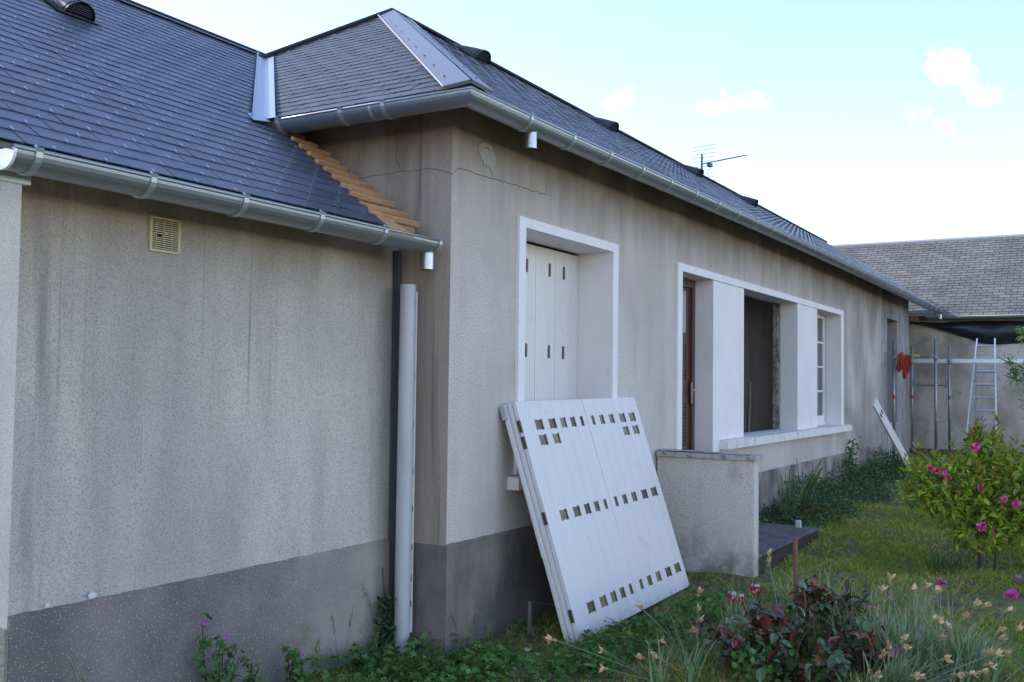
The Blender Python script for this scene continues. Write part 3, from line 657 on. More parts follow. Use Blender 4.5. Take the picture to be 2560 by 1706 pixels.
seam(lambda w_, d_, z: Vector((-o_ + d_, .33 - w_, zg + z)), gut)
def outlet(x, y, z0, z1, r, parent):
    b = MB(); b.tube([(x, y, z0), (x, y, z1)], r, 20, cap=False); b.tube([(x, y, z1), (x, y, z0)], r - .002, 20, cap=False); b.tube([(x, y, z0 - .001), (x, y, z0 - .006)], r + .003, 20)
    return b.build('gutter_outlet', M['steel'] if False else mat('bright_zinc', (.45, .47, .49), .35, metal=.9), parent, smooth=True)
outlet(.405, -.31, zg - .06, zg - .165, .038, gut)
outlet(17.62, -.31, zg - .06, zg - .17, .038, gut)
def wing_path(s, d_, z): return (s, .007 + d_, 2.4295 + z)
wm = gutter_mesh(wing_path, [-2.775, -2.2, -1.6, -1.0, -.5, -.085], R_G, 'gutter')
wgut = wm.build('wing_gutter', M['zinc'], house, smooth=True)
for i in range(6): x = -2.679 + .5167 * i; bracket(lambda w_, d_, z, x=x: Vector((x + w_, .007 + d_, 2.4295 + z)), wgut)
for x, s_ in ((-2.777, -1), (-.083, 1)):
    b = MB(); pts = [Vector(wing_path(x, R_G - (R_G + .002) * cos(pi * k / 16), -(R_G + .002) * sin(pi * k / 16))) for k in range(17)]
    b.poly(pts if s_ > 0 else pts[::-1]); q = [p + Vector((-s_ * .012, 0, 0)) for p in pts]
    for k in range(16): b.poly([pts[k], pts[k + 1], q[k + 1], q[k]])
    b.build('gutter_end_cap', mat('glare_white_zinc', (.86, .87, .88), .5, metal=.25), wgut)  # bright sky glare on the cap painted in as near-white base colour
outlet(-.125, .082, 2.365, 2.262, .04, wgut)
# rafters under the eaves
x = .12
while x < 15.7:
    b = MB(); b.obox((x, -.225, zg - .035 + (.16) * TT - .085), (.07, 0, 0), Vector((0, CT, ST)) * .35, (0, 0, .075)); b.build('rafter_end', M['timber_pale'], house); x += .62
for y in (.10, .62, 1.0):
    b = MB(); b.obox((-.225, y, zg - .035 + .16 * TT - .085), (0, .07, 0), Vector((CT, 0, ST)) * .35, (0, 0, .075)); b.build('rafter_end', M['timber_pale'], house)
for x in (-2.66, -2.17, -1.66, -1.13, -.50):
    b = MB(); b.obox((x, .17, 2.4295 - .13 + .163 * TT), (.08, 0, 0), Vector((0, CT, ST)) * .35, (0, 0, .085)); b.build('rafter_end', M['larch'], house)
b = MB(); b.box(-2.79, -2.60, .17, .20, 2.335, 2.43); b.poly([(-2.80, .168, 2.43), (-2.80, .168, 2.35), (-2.80, .26, 2.30), (-2.80, .42, 2.38), (-2.80, .42, 2.6)]); b.build('verge_cover', M['pvc_grey'] if False else M['zinc_light'], house)

# ------------------------------------------------------------------ leaning shutters
P0 = Vector((.634, -.569, .018)); Wv = Vector((1.939, .031, .018)); Hv = Vector((-.048, .472, 1.461)); NN = Vector((.01253, -.95123, .30823)).normalized()
Wl, Hl = Wv.length, Hv.length; Wn, Hn = Wv.normalized(), (Hv - Wv * (Hv.dot(Wv) / Wv.length_squared)).normalized()
def shutter(name, off, shift, label, detail=True):
    t = thing(name, label, 'shutter', tuple(P0 + NN * off), 'white shutter panels stacked against the window')
    O = P0 + NN * off + Wn * shift
    for half in (0, 1):
        b = MB(); u0_, u1_ = (0, .4972) if half == 0 else (.4978, 1)
        b.obox(O + Wn * (u0_ * Wl), Wn * ((u1_ - u0_) * Wl), Hn * Hl, NN * -.024)
        # narrow ribs of the boards
        groups = [0, .065, .155, .245, .325, .40, .4965] if half == 0 else [.4985, .59, .665, .755, .85, .935, 1]
        for a, c in zip(groups, groups[1:]):
            wb = (c - a) * Wl - .004; n = max(2, int(round(wb / .022)))
            for k in range(n): b.obox(O + Wn * (a * Wl + .002 + wb * k / n + .0004) + NN * .0003, Wn * (wb / n - .0008), Hn * Hl, NN * .0010)
        b.build('shutter_leaf', M['pvc_white'], t)
    b = MB(); b.tube([O + Wn * (.4975 * Wl) + NN * .002, O + Wn * (.4975 * Wl) + Hn * Hl + NN * .002], .007, 6); b.build('meeting_bead', M['pvc_white'], t)
    if detail:
        R1 = [(.12, .056), (.217, .052), (.30, .042), (.376, .036), (.449, .02), (.544, .02), (.624, .034), (.713, .042), (.817, .055), (.916, .060)]
        rows = [(.895, R1), (.827, [R1[0], R1[1], R1[8], R1[9]]), (.501, R1), (.108, R1)]
        rnd = random.Random(4)
        for vv_, lst in rows:
            for u_, w_ in lst:
                du = .012 if vv_ < .2 else 0
                b = MB(); c0_ = O + Wn * ((u_ + du) * Wl) + Hn * (vv_ * Hl) + NN * .0022; hw = w_ * Wl / 2 * .88; hh = .036
                g_ = rnd.uniform(.55, 1.5); colr = (g_, g_ * rnd.uniform(.9, 1.1), g_ * rnd.uniform(.75, 1.0))
                pts = [(-hw, -hh), (0, -hh * .88), (hw, -hh), (hw * .93, 0), (hw, hh), (0, hh * .88), (-hw, hh), (-hw * .93, 0)]
                b.poly([c0_ + Wn * p + Hn * q for p, q in pts], colr)
                for i in range(8): (p, q), (p2, q2) = pts[i], pts[(i + 1) % 8]; b.poly([c0_ + Wn * p + Hn * q, c0_ + Wn * p2 + Hn * q2, c0_ + Wn * p2 + Hn * q2 - NN * .003, c0_ + Wn * p + Hn * q - NN * .003], (.4, .4, .4))
                b.tube([c0_ + Wn * hw * .85 - Hn * hh + NN * .004, c0_ + Wn * hw * .85 + Hn * hh + NN * .004], .0045, 6, (1.3, 1.25, 1.1))
                b.build('hinge_plate', M['brass'], t)
        for vv_ in (.895, .825, .505, .105):
            b = MB(); b.obox(O + Wn * -.006 + Hn * (vv_ * Hl - .04) - NN * .022, Wn * .006, Hn * .08, NN * .018, (.6, .6, .6)); b.tube([O - Wn * .006 + Hn * (vv_ * Hl - .04), O - Wn * .006 + Hn * (vv_ * Hl + .04)], .006, 6, (1, 1, .9)); b.build('edge_hinge', M['brass'], t)
    return t
shutter('shutter', 0, 0, 'front white panelled shutter with rows of dull square hinge plates leaning on the sill')
shutter('shutter', -.031, -.014, 'middle white shutter of the leaning stack, only its left edge showing', False)
shutter('shutter', -.062, -.03, 'rear white shutter of the leaning stack, nearest the window', False)
t = thing('shutter_rail', 'short white and grey rail end poking out behind the leaning shutter stack', 'rail')
b = MB(); O = P0 - NN * .068 - Wn * .045; b.obox(O + Hn * 1.44, Wn * .07, Hn * .09, NN * -.03); b.build('rail_bracket', M['zinc_light'], t)
b = MB(); b.obox(O + Hn * .55 + Wn * .01, Wn * .05, Hn * .88, NN * -.02); b.build('rail', M['pvc_white'], t)

# ------------------------------------------------------------------ entrance wall, slab, pipe
t = thing('garden_wall', 'low pebbledash wall with cement coping beside the brown door', 'wall', (3.146, 0, 0))
b = MB(); b.box(3.16, 3.29, -.862, -.016, -.1, .985); b.build('wall_body', M['cement'], t)
b = MB(); b.box(3.135, 3.32, -.893, -.0165, .986, 1.03); b.poly([(3.135, -.893, 1.0302), (3.32, -.893, 1.0302), (3.30, -.016, 1.046), (3.16, -.016, 1.046)]); b.build('coping', mat('mossy_coping', (.48, .44, .41), .95, noise=[((14, 14, 14), 5, .5, .64, (.17, .155, .14), .8)], bump=[(50, .7, .01)]), t, bevel=.006)
t = thing('doorstep', 'dark mossy concrete step slab between low wall and lawn', 'step', (4, -.5, .1))
b = MB(); b.box(3.295, 5.29, -.865, -.19, .178, .200); b.build('step_top', M['slab'], t, bevel=.006)
b = MB(); b.box(3.30, 5.275, -.852, -.20, -.05, .1775); b.build('step_base', M['slab_edge'], t)
b = MB(); b.box(5.12, 5.17, -.72, -.67, .2005, .275); props(b.build('rubble_piece', M['paper'], bevel=.008), 'small white chunk of rubble on the corner of the dark step', 'rubble')
t = thing('drainpipe', 'loose grey plastic downpipe standing upright in the inner wall corner', 'pipe', (-.10, .22, 0))
b = MB(); b.tube([(-.10, .24, .0), (-.105, .23, 2.18)], .048, 24, cap=False); b.tube([(-.105, .23, 2.18), (-.10, .24, .0)], .044, 24, cap=False); b.build('pipe', M['pvc_grey'], t, smooth=True)
b = MB(); b.box(-.078, -.068, .188, .200, .12, 2.14); b.build('edge_strip', M['pvc_white'], t)
b = MB()
for z in (2.05, 1.9, 1.62, 1.33, 1.05, .83, .6, .42, .27): b.box(-.0795, -.0775, .190, .197, z, z + .035)
b.build('strip_slot', M['dark'], t)

# ------------------------------------------------------------------ neighbouring building
nb = thing('neighbour_house', 'older rendered building with weathered grey slate roof closing the garden', 'house', (18.1, 0, 0))
b = MB(); b.box(18.1, 18.4, -9, 9, -.2, 3.05); b.box(18.4, 23.6, -9, -8.8, -.2, 3.0); b.box(23.4, 23.7, -8.8, 9, -.2, 3.0); b.build('wall', M['wallN'], nb)
NT = math.atan(.675); nS = (cos(NT), 0, sin(NT))
slates('roof', M['slate_old'], (17.85, -9.0, 3.12), (0, -1, 0), nS, -18, 0, .0, 3.57, [], nb, w=.235, e=.118, var=.22, drop=0, gap=.006, lift=.014, sag=None, seed=21)
b = MB(); b.poly([(17.85, 9, 3.105), (17.85, -9, 3.105), (20.8, -9, 5.09), (20.8, 9, 5.09)]); b.poly([(23.9, -9, 3.105), (23.9, 9, 3.105), (20.8, 9, 5.09), (20.8, -9, 5.09)]); b.poly([(18.1, -9, 3.0), (20.8, -9, 5.08), (23.6, -9, 3.0)]); b.build('roof_boards', M['slate_old'], nb)
b = MB(); b.tube([(20.8, 9, 5.13), (20.8, -9, 5.13)], .05, 8); b.build('ridge', mat('pale_ridge', (.42, .42, .43), .7), nb)
b = MB(); b.box(17.84, 17.90, .15, 9, 3.02, 3.12); b.build('fascia', M['larch'], nb)
b = MB()
for a, c in ((-9, .0),):
    r = .055; pr = [(17.80 + r * cos(pi + pi * k / 8), 3.10 + r * sin(pi + pi * k / 8)) for k in range(9)]
    for p, q in zip(pr, pr[1:]): b.poly([(p[0], a, p[1]), (p[0], c, p[1]), (q[0], c, q[1]), (q[0], a, q[1])])
b.tube([(17.745, -9, 3.105), (17.745, 0, 3.105)], .01, 6); b.build('gutter', M['zinc'], nb, smooth=True)
# tarpaulin below the eaves
b = MB(); cols = 40; rws = 8; top = []
for i in range(cols + 1):
    y = .40 - i * (5.2 / cols); s_ = (.40 - y)
    zt = 3.02 - .02 * abs(sin(s_ * 2.1)); zb_ = 3.0 - .28 * min(s_, 1.6) + .03 * sin(s_ * 3) - .02 * max(s_ - 1.6, 0)
    for j in range(rws + 1):
        f_ = j / rws; b.v.append((18.06 - .10 * sin(f_ * pi) - .03 * sin(s_ * 7 + f_ * 3) - .02 * sin(s_ * 17 + f_ * 9), y, zt * (1 - f_) + min(zb_, zt - .03) * f_))
for i in range(cols):
    for j in range(rws): a = i * (rws + 1) + j; b.f.append((a, a + rws + 1, a + rws + 2, a + 1)); b.c.append((1, 1, 1)); b.m.append(0)
tp_ = b.build('tarpaulin', M['tarp'], smooth=True); props(tp_, 'black tarpaulin sagging under the eaves of the far building', 'tarpaulin')
so = tp_.modifiers.new('s', 'SOLIDIFY'); so.thickness = .006

# ------------------------------------------------------------------ scaffolding, ladder, plank, jacket
def frame(x, label, ytops, ledger_z, tapes, group='scaffold frames by the far wall corner'):
    t = thing('scaffolding', label, 'scaffolding', (x, -.45, gh(x)), group)
    for (y, zt), tp in zip(ytops, tapes):
        b = MB(); b.tube([(x, y, gh(x) - .02), (x, y, zt)], .024, 10); b.tube([(x, y, zt - .35), (x, y, zt - .3)], .031, 10); b.build('upright', M['galv'], t, smooth=True)
        b = MB()
        for z in (.55, 1.05, 1.62, 2.12):
            b.tube([(x, y, z), (x, y, z + .012)], .052, 8)
        b.build('rosette', M['galv'], t)
        b = MB(); b.tube([(x, y, tp[0]), (x, y, tp[0] + .075)], .0255, 10); b.build('tape_band', M[tp[1]], t)
    b = MB(); b.tube([(x, ytops[0][0], ledger_z), (x, ytops[1][0], ledger_z)], .022, 10)
    for y in (ytops[0][0] - .05, ytops[1][0] + .05): b.box(x - .03, x + .03, y - .02, y + .02, ledger_z - .05, ledger_z + .09)
    b.build('ledger', M['galv'], t)
    return t
f1 = frame(13.5, 'nearer scaffold frame by the block wall, red cloth over its crossbar', [(-.115, 2.44), (-.795, 2.435)], 2.155, [(1.40, 'red'), (1.30, 'pink')])
b = MB(); b.tube([(13.5, -.43, 2.155), (13.5, -.55, 2.155)], .0235, 10); b.build('yellow_tag', M['yellow'], f1)
f2 = frame(15.5, 'farther scaffold frame against the far wall with blue band', [(-.094, 2.41), (-.75, 2.41)], 1.66, [(1.39, 'red'), (1.39, 'blue')])
b = MB(); b.box(15.75, 16.05, -5.0, -.02, 2.09, 2.16); b.box(15.745, 16.055, -5.0, -.02, 2.085, 2.095)
t = props(b.build('scaffold_plank', M['alu']), 'long pale aluminium platform resting behind the scaffold and ladder', 'platform')
def ladder_section(x0, y_l0, y_r0, z0, x1, y_l1, y_r1, z1, n, t, first):
    for ya, yb in ((y_l0, y_l1), (y_r0, y_r1)):
        b = MB(); b.obox((x0, ya - .012, z0), (.06, 0, 0), (0, .024, 0), (x1 - x0, yb - ya, z1 - z0)); b.build('rail', M['alu'], t)
    for k in range(n):
        f_ = (k + first) / n; z = z0 + (z1 - z0) * f_; x = x0 + (x1 - x0) * f_; a = y_l0 + (y_l1 - y_l0) * f_; c = y_r0 + (y_r1 - y_r0) * f_
        if z < z1 - .05: b = MB(); b.tube([(x + .03, a, z), (x + .03, c, z)], .016, 6); b.build('rung', M['alu'], t)
t = thing('ladder', 'aluminium ladder standing against the far wall behind the pink shrub', 'ladder', (16.6, -1.2, .3))
ladder_section(16.35, -.90, -1.475, .30, 16.62, -1.115, -1.43, 2.585, 9, t, .45)
ladder_section(17.05, -1.02, -1.39, .31, 16.70, -1.09, -1.44, 2.30, 8, t, .5)
# jacket draped over the crossbar
b = MB(); nU, nV = 26, 16
hem = [.30, .36, .40, .41, .36, .33, .50, .56, .55, .50, .42, .40, .38, .30]
for side in (0, 1):
    base_ = len(b.v)
    for i in range(nU + 1):
        for j in range(nV + 1):
            u_ = i / nU; f_ = j / nV; q_ = u_ * (len(hem) - 1); q0 = min(int(q_), len(hem) - 2); ln = hem[q0] + (hem[q0 + 1] - hem[q0]) * (q_ - q0)
            ln *= (.80 if side == 0 else .6)
            y = -.16 - .25 * u_ - (.5 - u_) * .10 * (1 - f_) + .008 * sin(f_ * 7 + u_ * 14); z = 2.19 - ln * f_ + (.03 * sin(u_ * 6) if f_ < .1 else 0)
            xo = 13.5 + (-.03 - .022 * (1 + sin(u_ * 38 + f_ * 2)) * (f_ ** .5) - .04 * sin(f_ * pi)) * (1 if side == 0 else -1)
            b.v.append((xo if f_ > 0 else 13.5, y, z))
    for i in range(nU):
        for j in range(nV): a = base_ + i * (nV + 1) + j; b.f.append((a, a + nV + 1, a + nV + 2, a + 1)); b.c.append((1, 1, 1)); b.m.append(0)
jk = b.build('jacket', M['jacket'], smooth=True); props(jk, 'crumpled orange-red jacket draped over the scaffold crossbar', 'jacket')
# narrow shutter leaf leaning at the far end of the wall
t = thing('shutter_leaf', 'single narrow white shutter leaf leaning steeply against the far end of the facade', 'shutter', (12.2, -.55, .3))
a0, a1 = Vector((11.94, -.62, .30)), Vector((10.35, -.40, 1.335)); dv = (a1 - a0).normalized(); sv = Vector((0.55, -.1, .80)); sv = (sv - dv * sv.dot(dv)).normalized(); nv = dv.cross(sv)
b = MB(); b.obox(a0, a1 - a0, sv * .15, nv * .03); b.build('leaf_board', M['pvc_white'], t)
for f_ in (.13, .80):
    for k in (.02, .085):
        b = MB(); n_ = -nv if nv.y > 0 else nv; b.obox(a0.lerp(a1, f_) + sv * k + (nv * .031 if nv.y < 0 else -nv * .001), dv * .10, sv * .035, n_ * .002, (.7, .7, .6)); b.build('hinge_plate', M['brass'], t)

# ------------------------------------------------------------------ vegetation
RN = random.Random(99)
def jit(c, v=.25, h=.12):
    k = 1 + RN.uniform(-v, v); return (c[0] * k * (1 + RN.uniform(-h, h)), c[1] * k, c[2] * k * (1 + RN.uniform(-h, h)))
def pick(lst): return jit(RN.choice(lst))
def rdir(up=0.): 
    v = Vector((RN.gauss(0, 1), RN.gauss(0, 1), RN.gauss(0, 1))); v.normalize(); v.z += up; return v.normalized()
def hdir(): a = RN.uniform(0, 2 * pi); return Vector((cos(a), sin(a), 0))
def blocked(x, y):
    if y > -.03 and x > -.02: return True
    if x <= 0 and y > wy - .05 and x > wx0 - .05: return True
    if 3.1 < x < 3.33 and y > -.92: return True
    if 3.28 < x < 5.31 and -.885 < y < -.17: return True
    return False
def vis_xy(x, y):            # roughly inside the part of the garden the photograph looks at
    d = Vector((x, y, 0)) - Vector((CAM.x, CAM.y, 0)); f_ = d.x * cf.x + d.y * cf.y; r_ = d.x * cr.x + d.y * cr.y
    return f_ > 4.3 and abs(r_ / f_) < .60, f_
def fbm(x, y): return .5 + .25 * sin(x * 2.3 + 1.3 * sin(y * 3.1)) + .25 * sin(y * 4.7 + 1.7 * sin(x * 3.7 + 1))
# --- lawn
b = MB(); n = 0; tries = 0
G_L = [(.30, .37, .04), (.36, .42, .05), (.48, .45, .09), (.22, .31, .035), (.54, .45, .15)]
while n < 30000 and tries < 900000:
    tries += 1
    x = RN.uniform(-1.2, 17.5) if RN.random() < .4 else RN.uniform(-1.2, 8); y = RN.uniform(-6.5, .38)
    ok, f_ = vis_xy(x, y)
    if not ok or blocked(x, y) or y < -.55 * x - 3.4 and x < 4: continue
    dens = .35 + .9 * fbm(x * 1.4, y * 1.4)
    if x < 3.1 and y > -1.1: dens *= .28                     # bare soil near the wall
    if math.hypot(x - 3.05, y + 2.68) < .45: dens *= .12
    if x > 4.8 and -.75 < y < -.1 : dens *= .5
    if RN.random() > dens * min(1, (f_ / 7) ** -1.0): continue
    far = max(1, f_ / 7)
    base = Vector((x, y, gz(x, y) - .005)); k = RN.randint(2, 4) if far < 1.6 else 2
    c = pick(G_L if fbm(x * .9 + 3, y) > .45 else G_L[:2] + G_L[3:4])
    for q in range(k):
        b.blade(base + hdir() * RN.uniform(0, .02), rdir(1.6), RN.uniform(.028, .07) * (1 + .15 * (far - 1)), .0045 * far, hdir() * RN.uniform(.1, .8), jit(c, .2), 2)
    n += 1
props(b.build('grass', M['leaf_matt']), kind='stuff')
# --- low broad leaves covering the soil (geranium-like) 
def round_leaf(b, p, nrm, r, col, lobes=5):
    n_ = Vector(nrm).normalized(); a = n_.cross(Vector((1, .2, 0))).normalized(); c = n_.cross(a); i = len(b.v)
    b.v.append(tuple(p)); m = lobes * 4; ph = RN.uniform(0, 6.28)
    for k in range(m):
        q = 2 * pi * k / m; rr = r * (.74 + .26 * cos(lobes * q + .3)) * RN.uniform(.9, 1.05) * (.3 if k == 0 else 1)
        b.v.append(tuple(Vector(p) + (a * cos(q + ph) + c * sin(q + ph)) * rr + n_ * r * .22 * RN.uniform(.6, 1.2)))
    for k in range(m): b.f.append((i, i + 1 + k, i + 1 + (k + 1) % m)); b.c.append(tuple(z * (1 + .10 * ((k % 4) - 1.5)) for z in col)); b.m.append(0)
G_H = [(.085, .20, .035), (.11, .24, .045), (.14, .27, .06), (.08, .17, .035)]
b = MB(); n = 0
while n < 2600:
    x = RN.gauss(-.35, .55); y = RN.gauss(-.25, .35) - .25 * max(x, 0)
    if RN.random() < .35: x = RN.uniform(.1, 2.6); y = -.62 - .35 * RN.random() - .2 * x * RN.random()
    if blocked(x, y) or x < -1.6 or y < -1.7: continue
    if .15 < x < 1.0 and -.55 < y < -.05 and RN.random() < .85: continue
    if fbm(x * 5, y * 5) < .4 and RN.random() < .7: continue
    h_ = RN.uniform(.01, .075) * (1.6 if y > -.1 else 1); round_leaf(b, (x, y, gz(x, y) + h_), rdir(1.5), RN.uniform(.013, .034), pick(G_H)); n += 1
props(b.build('ground_cover', M['leaf_matt']), kind='stuff')
# periwinkle thicket along the facade beyond the step
b = MB(); n = 0
while n < 6500:
    x = RN.uniform(5.0, 12.8); y = -RN.uniform(.02, 1.0) ** 1.0
    w_ = (.80 if x > 5.6 else .45) - .06 * max(x - 8.5, 0)
    if -y > w_ + .12 * sin(x * 3): continue
    hmax = (.30 if x > 6.6 else .12 + .12 * max(0, x - 5.6)) * (1 + .35 * sin(x * 2.7)) * (1 - (abs(y) / (w_ + .15)) ** 2)
    z = gz(x, y) + RN.uniform(.0, 1) ** .7 * max(hmax, .04)
    b.leaf((x, y, z), rdir(.5), rdir(1), RN.uniform(.035, .055), RN.uniform(.016, .024), pick([(.05, .11, .035), (.075, .15, .045), (.10, .18, .05), (.035, .08, .03)]), .15, .2); n += 1
props(b.build('periwinkle_cover', M['leaf']), kind='stuff')
b = MB()
for i in range(26):
    x = RN.uniform(5.4, 11); y = -RN.uniform(.15, .75); z = gz(x, y) + RN.uniform(.12, .3)
    for k in range(5): a = 2 * pi * k / 5; b.leaf((x, y, z), (cos(a), sin(a), .3), (0, 0, 1), .02, .016, (.12, .13, .55), .1)
props(b.build('periwinkle_flowers', M['petal']), kind='stuff')

def blade_plant(name, label, cat, x, y, n, L, W, cols, spread=.5, bend=.6, r=.05, group=None, m='leaf_matt', z=None):
    zz = gz(x, y) if z is None else z
    t = thing(name, label, cat, (x, y, zz), group); b = MB()
    for i in range(n):
        d = (hdir() * RN.uniform(0, spread) + Vector((0, 0, 1))).normalized(); hd = Vector((d.x, d.y, 0)); hd = hd.normalized() if hd.length > .02 else hdir()
        b.blade(Vector((x, y, zz - .01)) + hdir() * RN.uniform(0, r), d, L * RN.uniform(.55, 1.1), W * RN.uniform(.7, 1.1), hd * RN.uniform(.0, bend), pick(cols), 5)
    b.build('leaves', M[m], t); return t
# --- weeds along the wing wall
def herb(x, y, hgt, n, label, flowers=0, w_=.10):
    t = thing('wild_geranium', label, 'weed', (x, y, gz(x, y)), 'wild geraniums along the wing wall'); sb, lb = MB(), MB(); tips = []
    for i in range(n):
        hh = hgt * RN.uniform(.45, 1); o = Vector((x, y, gz(x, y))); e = o + Vector((RN.uniform(-w_, w_), RN.uniform(-.10, .02) , hh)); mdl = o.lerp(e, .5) + hdir() * .02
        if e.y > wy - .06: e.y = wy - .06
        sb.tube([o, mdl, e], .0028, 5, (.11, .05, .04)); tips.append(e)
        for k in range(RN.randint(9, 16)):
            f_ = RN.uniform(.35, 1.05); p = o.lerp(e, f_) + rdir() * RN.uniform(.01, .045)
            if p.y < wy - .025: round_leaf(lb, p, rdir(.8), RN.uniform(.016, .034), pick([(.08, .18, .05), (.10, .21, .055), (.13, .18, .06)]))
    sb.build('stem', M['leaf_matt'], t); lb.build('leaves', M['leaf_matt'], t)
    for k in range(flowers):
        p = tips[k % len(tips)] + Vector((RN.uniform(-.01, .01), -.01, .025)); b = MB()
        for q in range(5): a = 2 * pi * q / 5; b.leaf(p, (cos(a), -.5, sin(a)), (0, -1, .3), .013, .012, (.5, .10, .52), .1)
        b.build('flower', M['petal'], t)
herb(-1.50, .29, .44, 9, 'tall bushy wild geranium with magenta flowers against the left wing wall', 2, .12)
herb(-1.31, .27, .29, 6, 'shorter wild geranium just right of the tallest one on the wing wall', 0, .08)
herb(-1.0, .26, .22, 5, 'small wild geranium with one low magenta flower in the middle of the wing wall', 1, .05)
herb(-.48, .26, .14, 4, 'low wild geranium tuft near the foot of the grey drainpipe', 0, .07)
GG = [(.13, .20, .06), (.17, .23, .08), (.10, .16, .05)]
def oats(x, y, n, L, label, group='wild grasses along the wing wall'):
    t = blade_plant('wild_grass', label, 'weed', x, y, n, L * .7, .006, GG, .5, .8, .05, group)
    b = MB(); 
    for i in range(max(2, n // 6)):
        d = (hdir() * RN.uniform(.1, .45) + Vector((0, -.05, 1))).normalized(); hd = Vector((RN.uniform(-1, 1), RN.uniform(-.4, 0), 0)); pts = []
        for k in range(7): f_ = k / 6; p = Vector((x, y, gz(x, y))) + d * L * f_ * 1.1 + hd * L * .35 * f_ ** 3 - Vector((0, 0, .12 * L * f_ ** 4)); p.y = min(p.y, wy - .03); pts.append(p)
        b.tube(pts, .0011, 4, (.09, .12, .045))
        for k in range(12): p = pts[4].lerp(pts[6], RN.random()); dd = (hd + Vector((0, 0, -.9)) + hdir() * .4).normalized(); b.leaf(p, dd, hdir(), RN.uniform(.025, .05), .0035, (.10, .13, .05), 0)
    b.build('seed_head', M['leaf_matt'], t)
oats(-.62, .27, 16, .42, 'drooping wild oat grass left of the drainpipe')
oats(-.36, .22, 22, .50, 'tallest wild oat clump at the foot of the drainpipe')
oats(-.92, .24, 12, .26, 'short wild grass between the geraniums on the wing wall')
oats(.06, -.10, 14, .30, 'wild grass tuft at the main corner of the house')
oats(-2.25, .26, 6, .46, 'lone grass tuft below the wing wall near the left edge')
oats(2.2, -.80, 16, .34, 'wild oat grass bending over the lower right of the shutters', 'wild grasses by the shutters')
oats(2.95, -1.05, 18, .42, 'wild oat grass before the end of the low wall', 'wild grasses by the shutters')
# dark creeper at the drainpipe
t = thing('creeper', 'dark leafy creeper between the drainpipe and the wing wall', 'plant', (-.17, .30, 0)); b = MB(); sb = MB(); sb.tube([(-.19, .31, 0), (-.16, .32, .25), (-.18, .33, .5)], .005, 5, (.06, .05, .03))
for i in range(150): z = RN.uniform(.02, .34); b.leaf((-.18 + RN.uniform(-.05, .03) * (1.4 - z), .30 + RN.uniform(-.04, .03), z), rdir(), rdir(.5), .04, .026, pick([(.02, .05, .015), (.03, .065, .02)]), .2)
b.build('leaves', M['leaf'], t); sb.build('stem', M['bark'], t)
# broad rosette at the foot of the shutters
t = thing('thistle_rosette', 'pale-veined leafy weed rosette at the lower edge of the front shutter', 'weed', (.98, -.70, .01)); b = MB()
for i in range(16): a = RN.uniform(0, 6.28); b.leaf((.98, -.70, .02), (cos(a), sin(a), RN.uniform(.5, 1.6)), (0, 0, 1), RN.uniform(.09, .15), .03, pick([(.05, .10, .05), (.08, .13, .07)]), .2, .3)
b.build('leaves', M['leaf_matt'], t)
# --- fern, vine, iris against the facade
def fern(x, y, n, L, label, spread=.28):
    t = thing('fern', label, 'fern', (x, y, gz(x, y)), 'ferns against the front plinth')
    for i in range(n):
        b = MB(); d = (Vector((RN.uniform(-1, 1), RN.uniform(-1, .1), 0)) * spread + Vector((0, 0, 1))).normalized(); ln = L * RN.uniform(.7, 1); hd = Vector((d.x, d.y, 0)); prev = None; pts = []
        for k in range(22):
            f_ = k / 21; p = Vector((x, y, gz(x, y))) + Vector((RN.uniform(-.0, .0), 0, 0)) + d * ln * f_ + hd * ln * .5 * f_ ** 2.5; pts.append(p)
        off = Vector((RN.uniform(-.12, .12), RN.uniform(-.05, .03), 0)); pts = [p + off for p in pts]
        b.tube(pts, .003, 4, (.05, .05, .02)); col = pick([(.11, .18, .07), (.09, .15, .055), (.14, .20, .08)])
        side = d.cross(Vector((RN.uniform(-.6, .6), 1, 0))).normalized()
        for k in range(4, 22):
            f_ = k / 21; wl_ = .085 * sin(pi * min(1, (1 - f_) * 1.05 + .05)) ** .8 * (1.1 - f_ * .4)
            for s_ in (-1, 1): b.leaf(pts[k], side * s_ + d * .45, d.cross(side), wl_, .017, jit(col, .15), 0, .1)
        b.build('frond', M['leaf_matt'], t)
    return t
fern(6.0, -.32, 8, .62, 'tall dark green fern closest to the stone step')
fern(6.55, -.34, 9, .70, 'pale arching fern right of the darker fern', .35)
b = MB()
for i in range(60): o = Vector((6.25 + RN.uniform(-.25, .3), -.42 + RN.uniform(-.15, .1), gz(6.2, -.4))); b.tube([o, o + Vector((RN.uniform(-.15, .15), RN.uniform(-.12, .05), RN.uniform(.06, .22)))], .0025, 3, jit((.11, .055, .03)))
props(b.build('dead_fronds', M['leaf_matt']), 'tangle of dead brown fronds at the foot of the ferns', 'dead fronds', kind='stuff')
t = thing('climbing_rose', 'slender leafy stem climbing the plinth below the right window', 'plant', (10.2, -.10, .24)); sb, b = MB(), MB()
st_ = [(10.2, -.12, .22), (10.15, -.10, .45), (10.3, -.09, .62), (10.42, -.08, .78)]; sb.tube(st_, [.008, .006, .005, .003], 5); sb.tube([(10.2, -.12, .22), (9.9, -.12, .42), (9.75, -.12, .55)], .004, 5)
for i in range(190):
    q = RN.random() * 2.99; k = int(q); p = Vector(st_[k]).lerp(Vector(st_[k + 1]), q - k) + rdir() * RN.uniform(.02, .13); p.y = min(p.y, -.03); b.leaf(p, rdir(), rdir(.8), .045, .03, pick([(.07, .14, .05), (.10, .17, .07)]), .2)
sb.build('stem', M['bark'], t); b.build('leaves', M['leaf'], t)
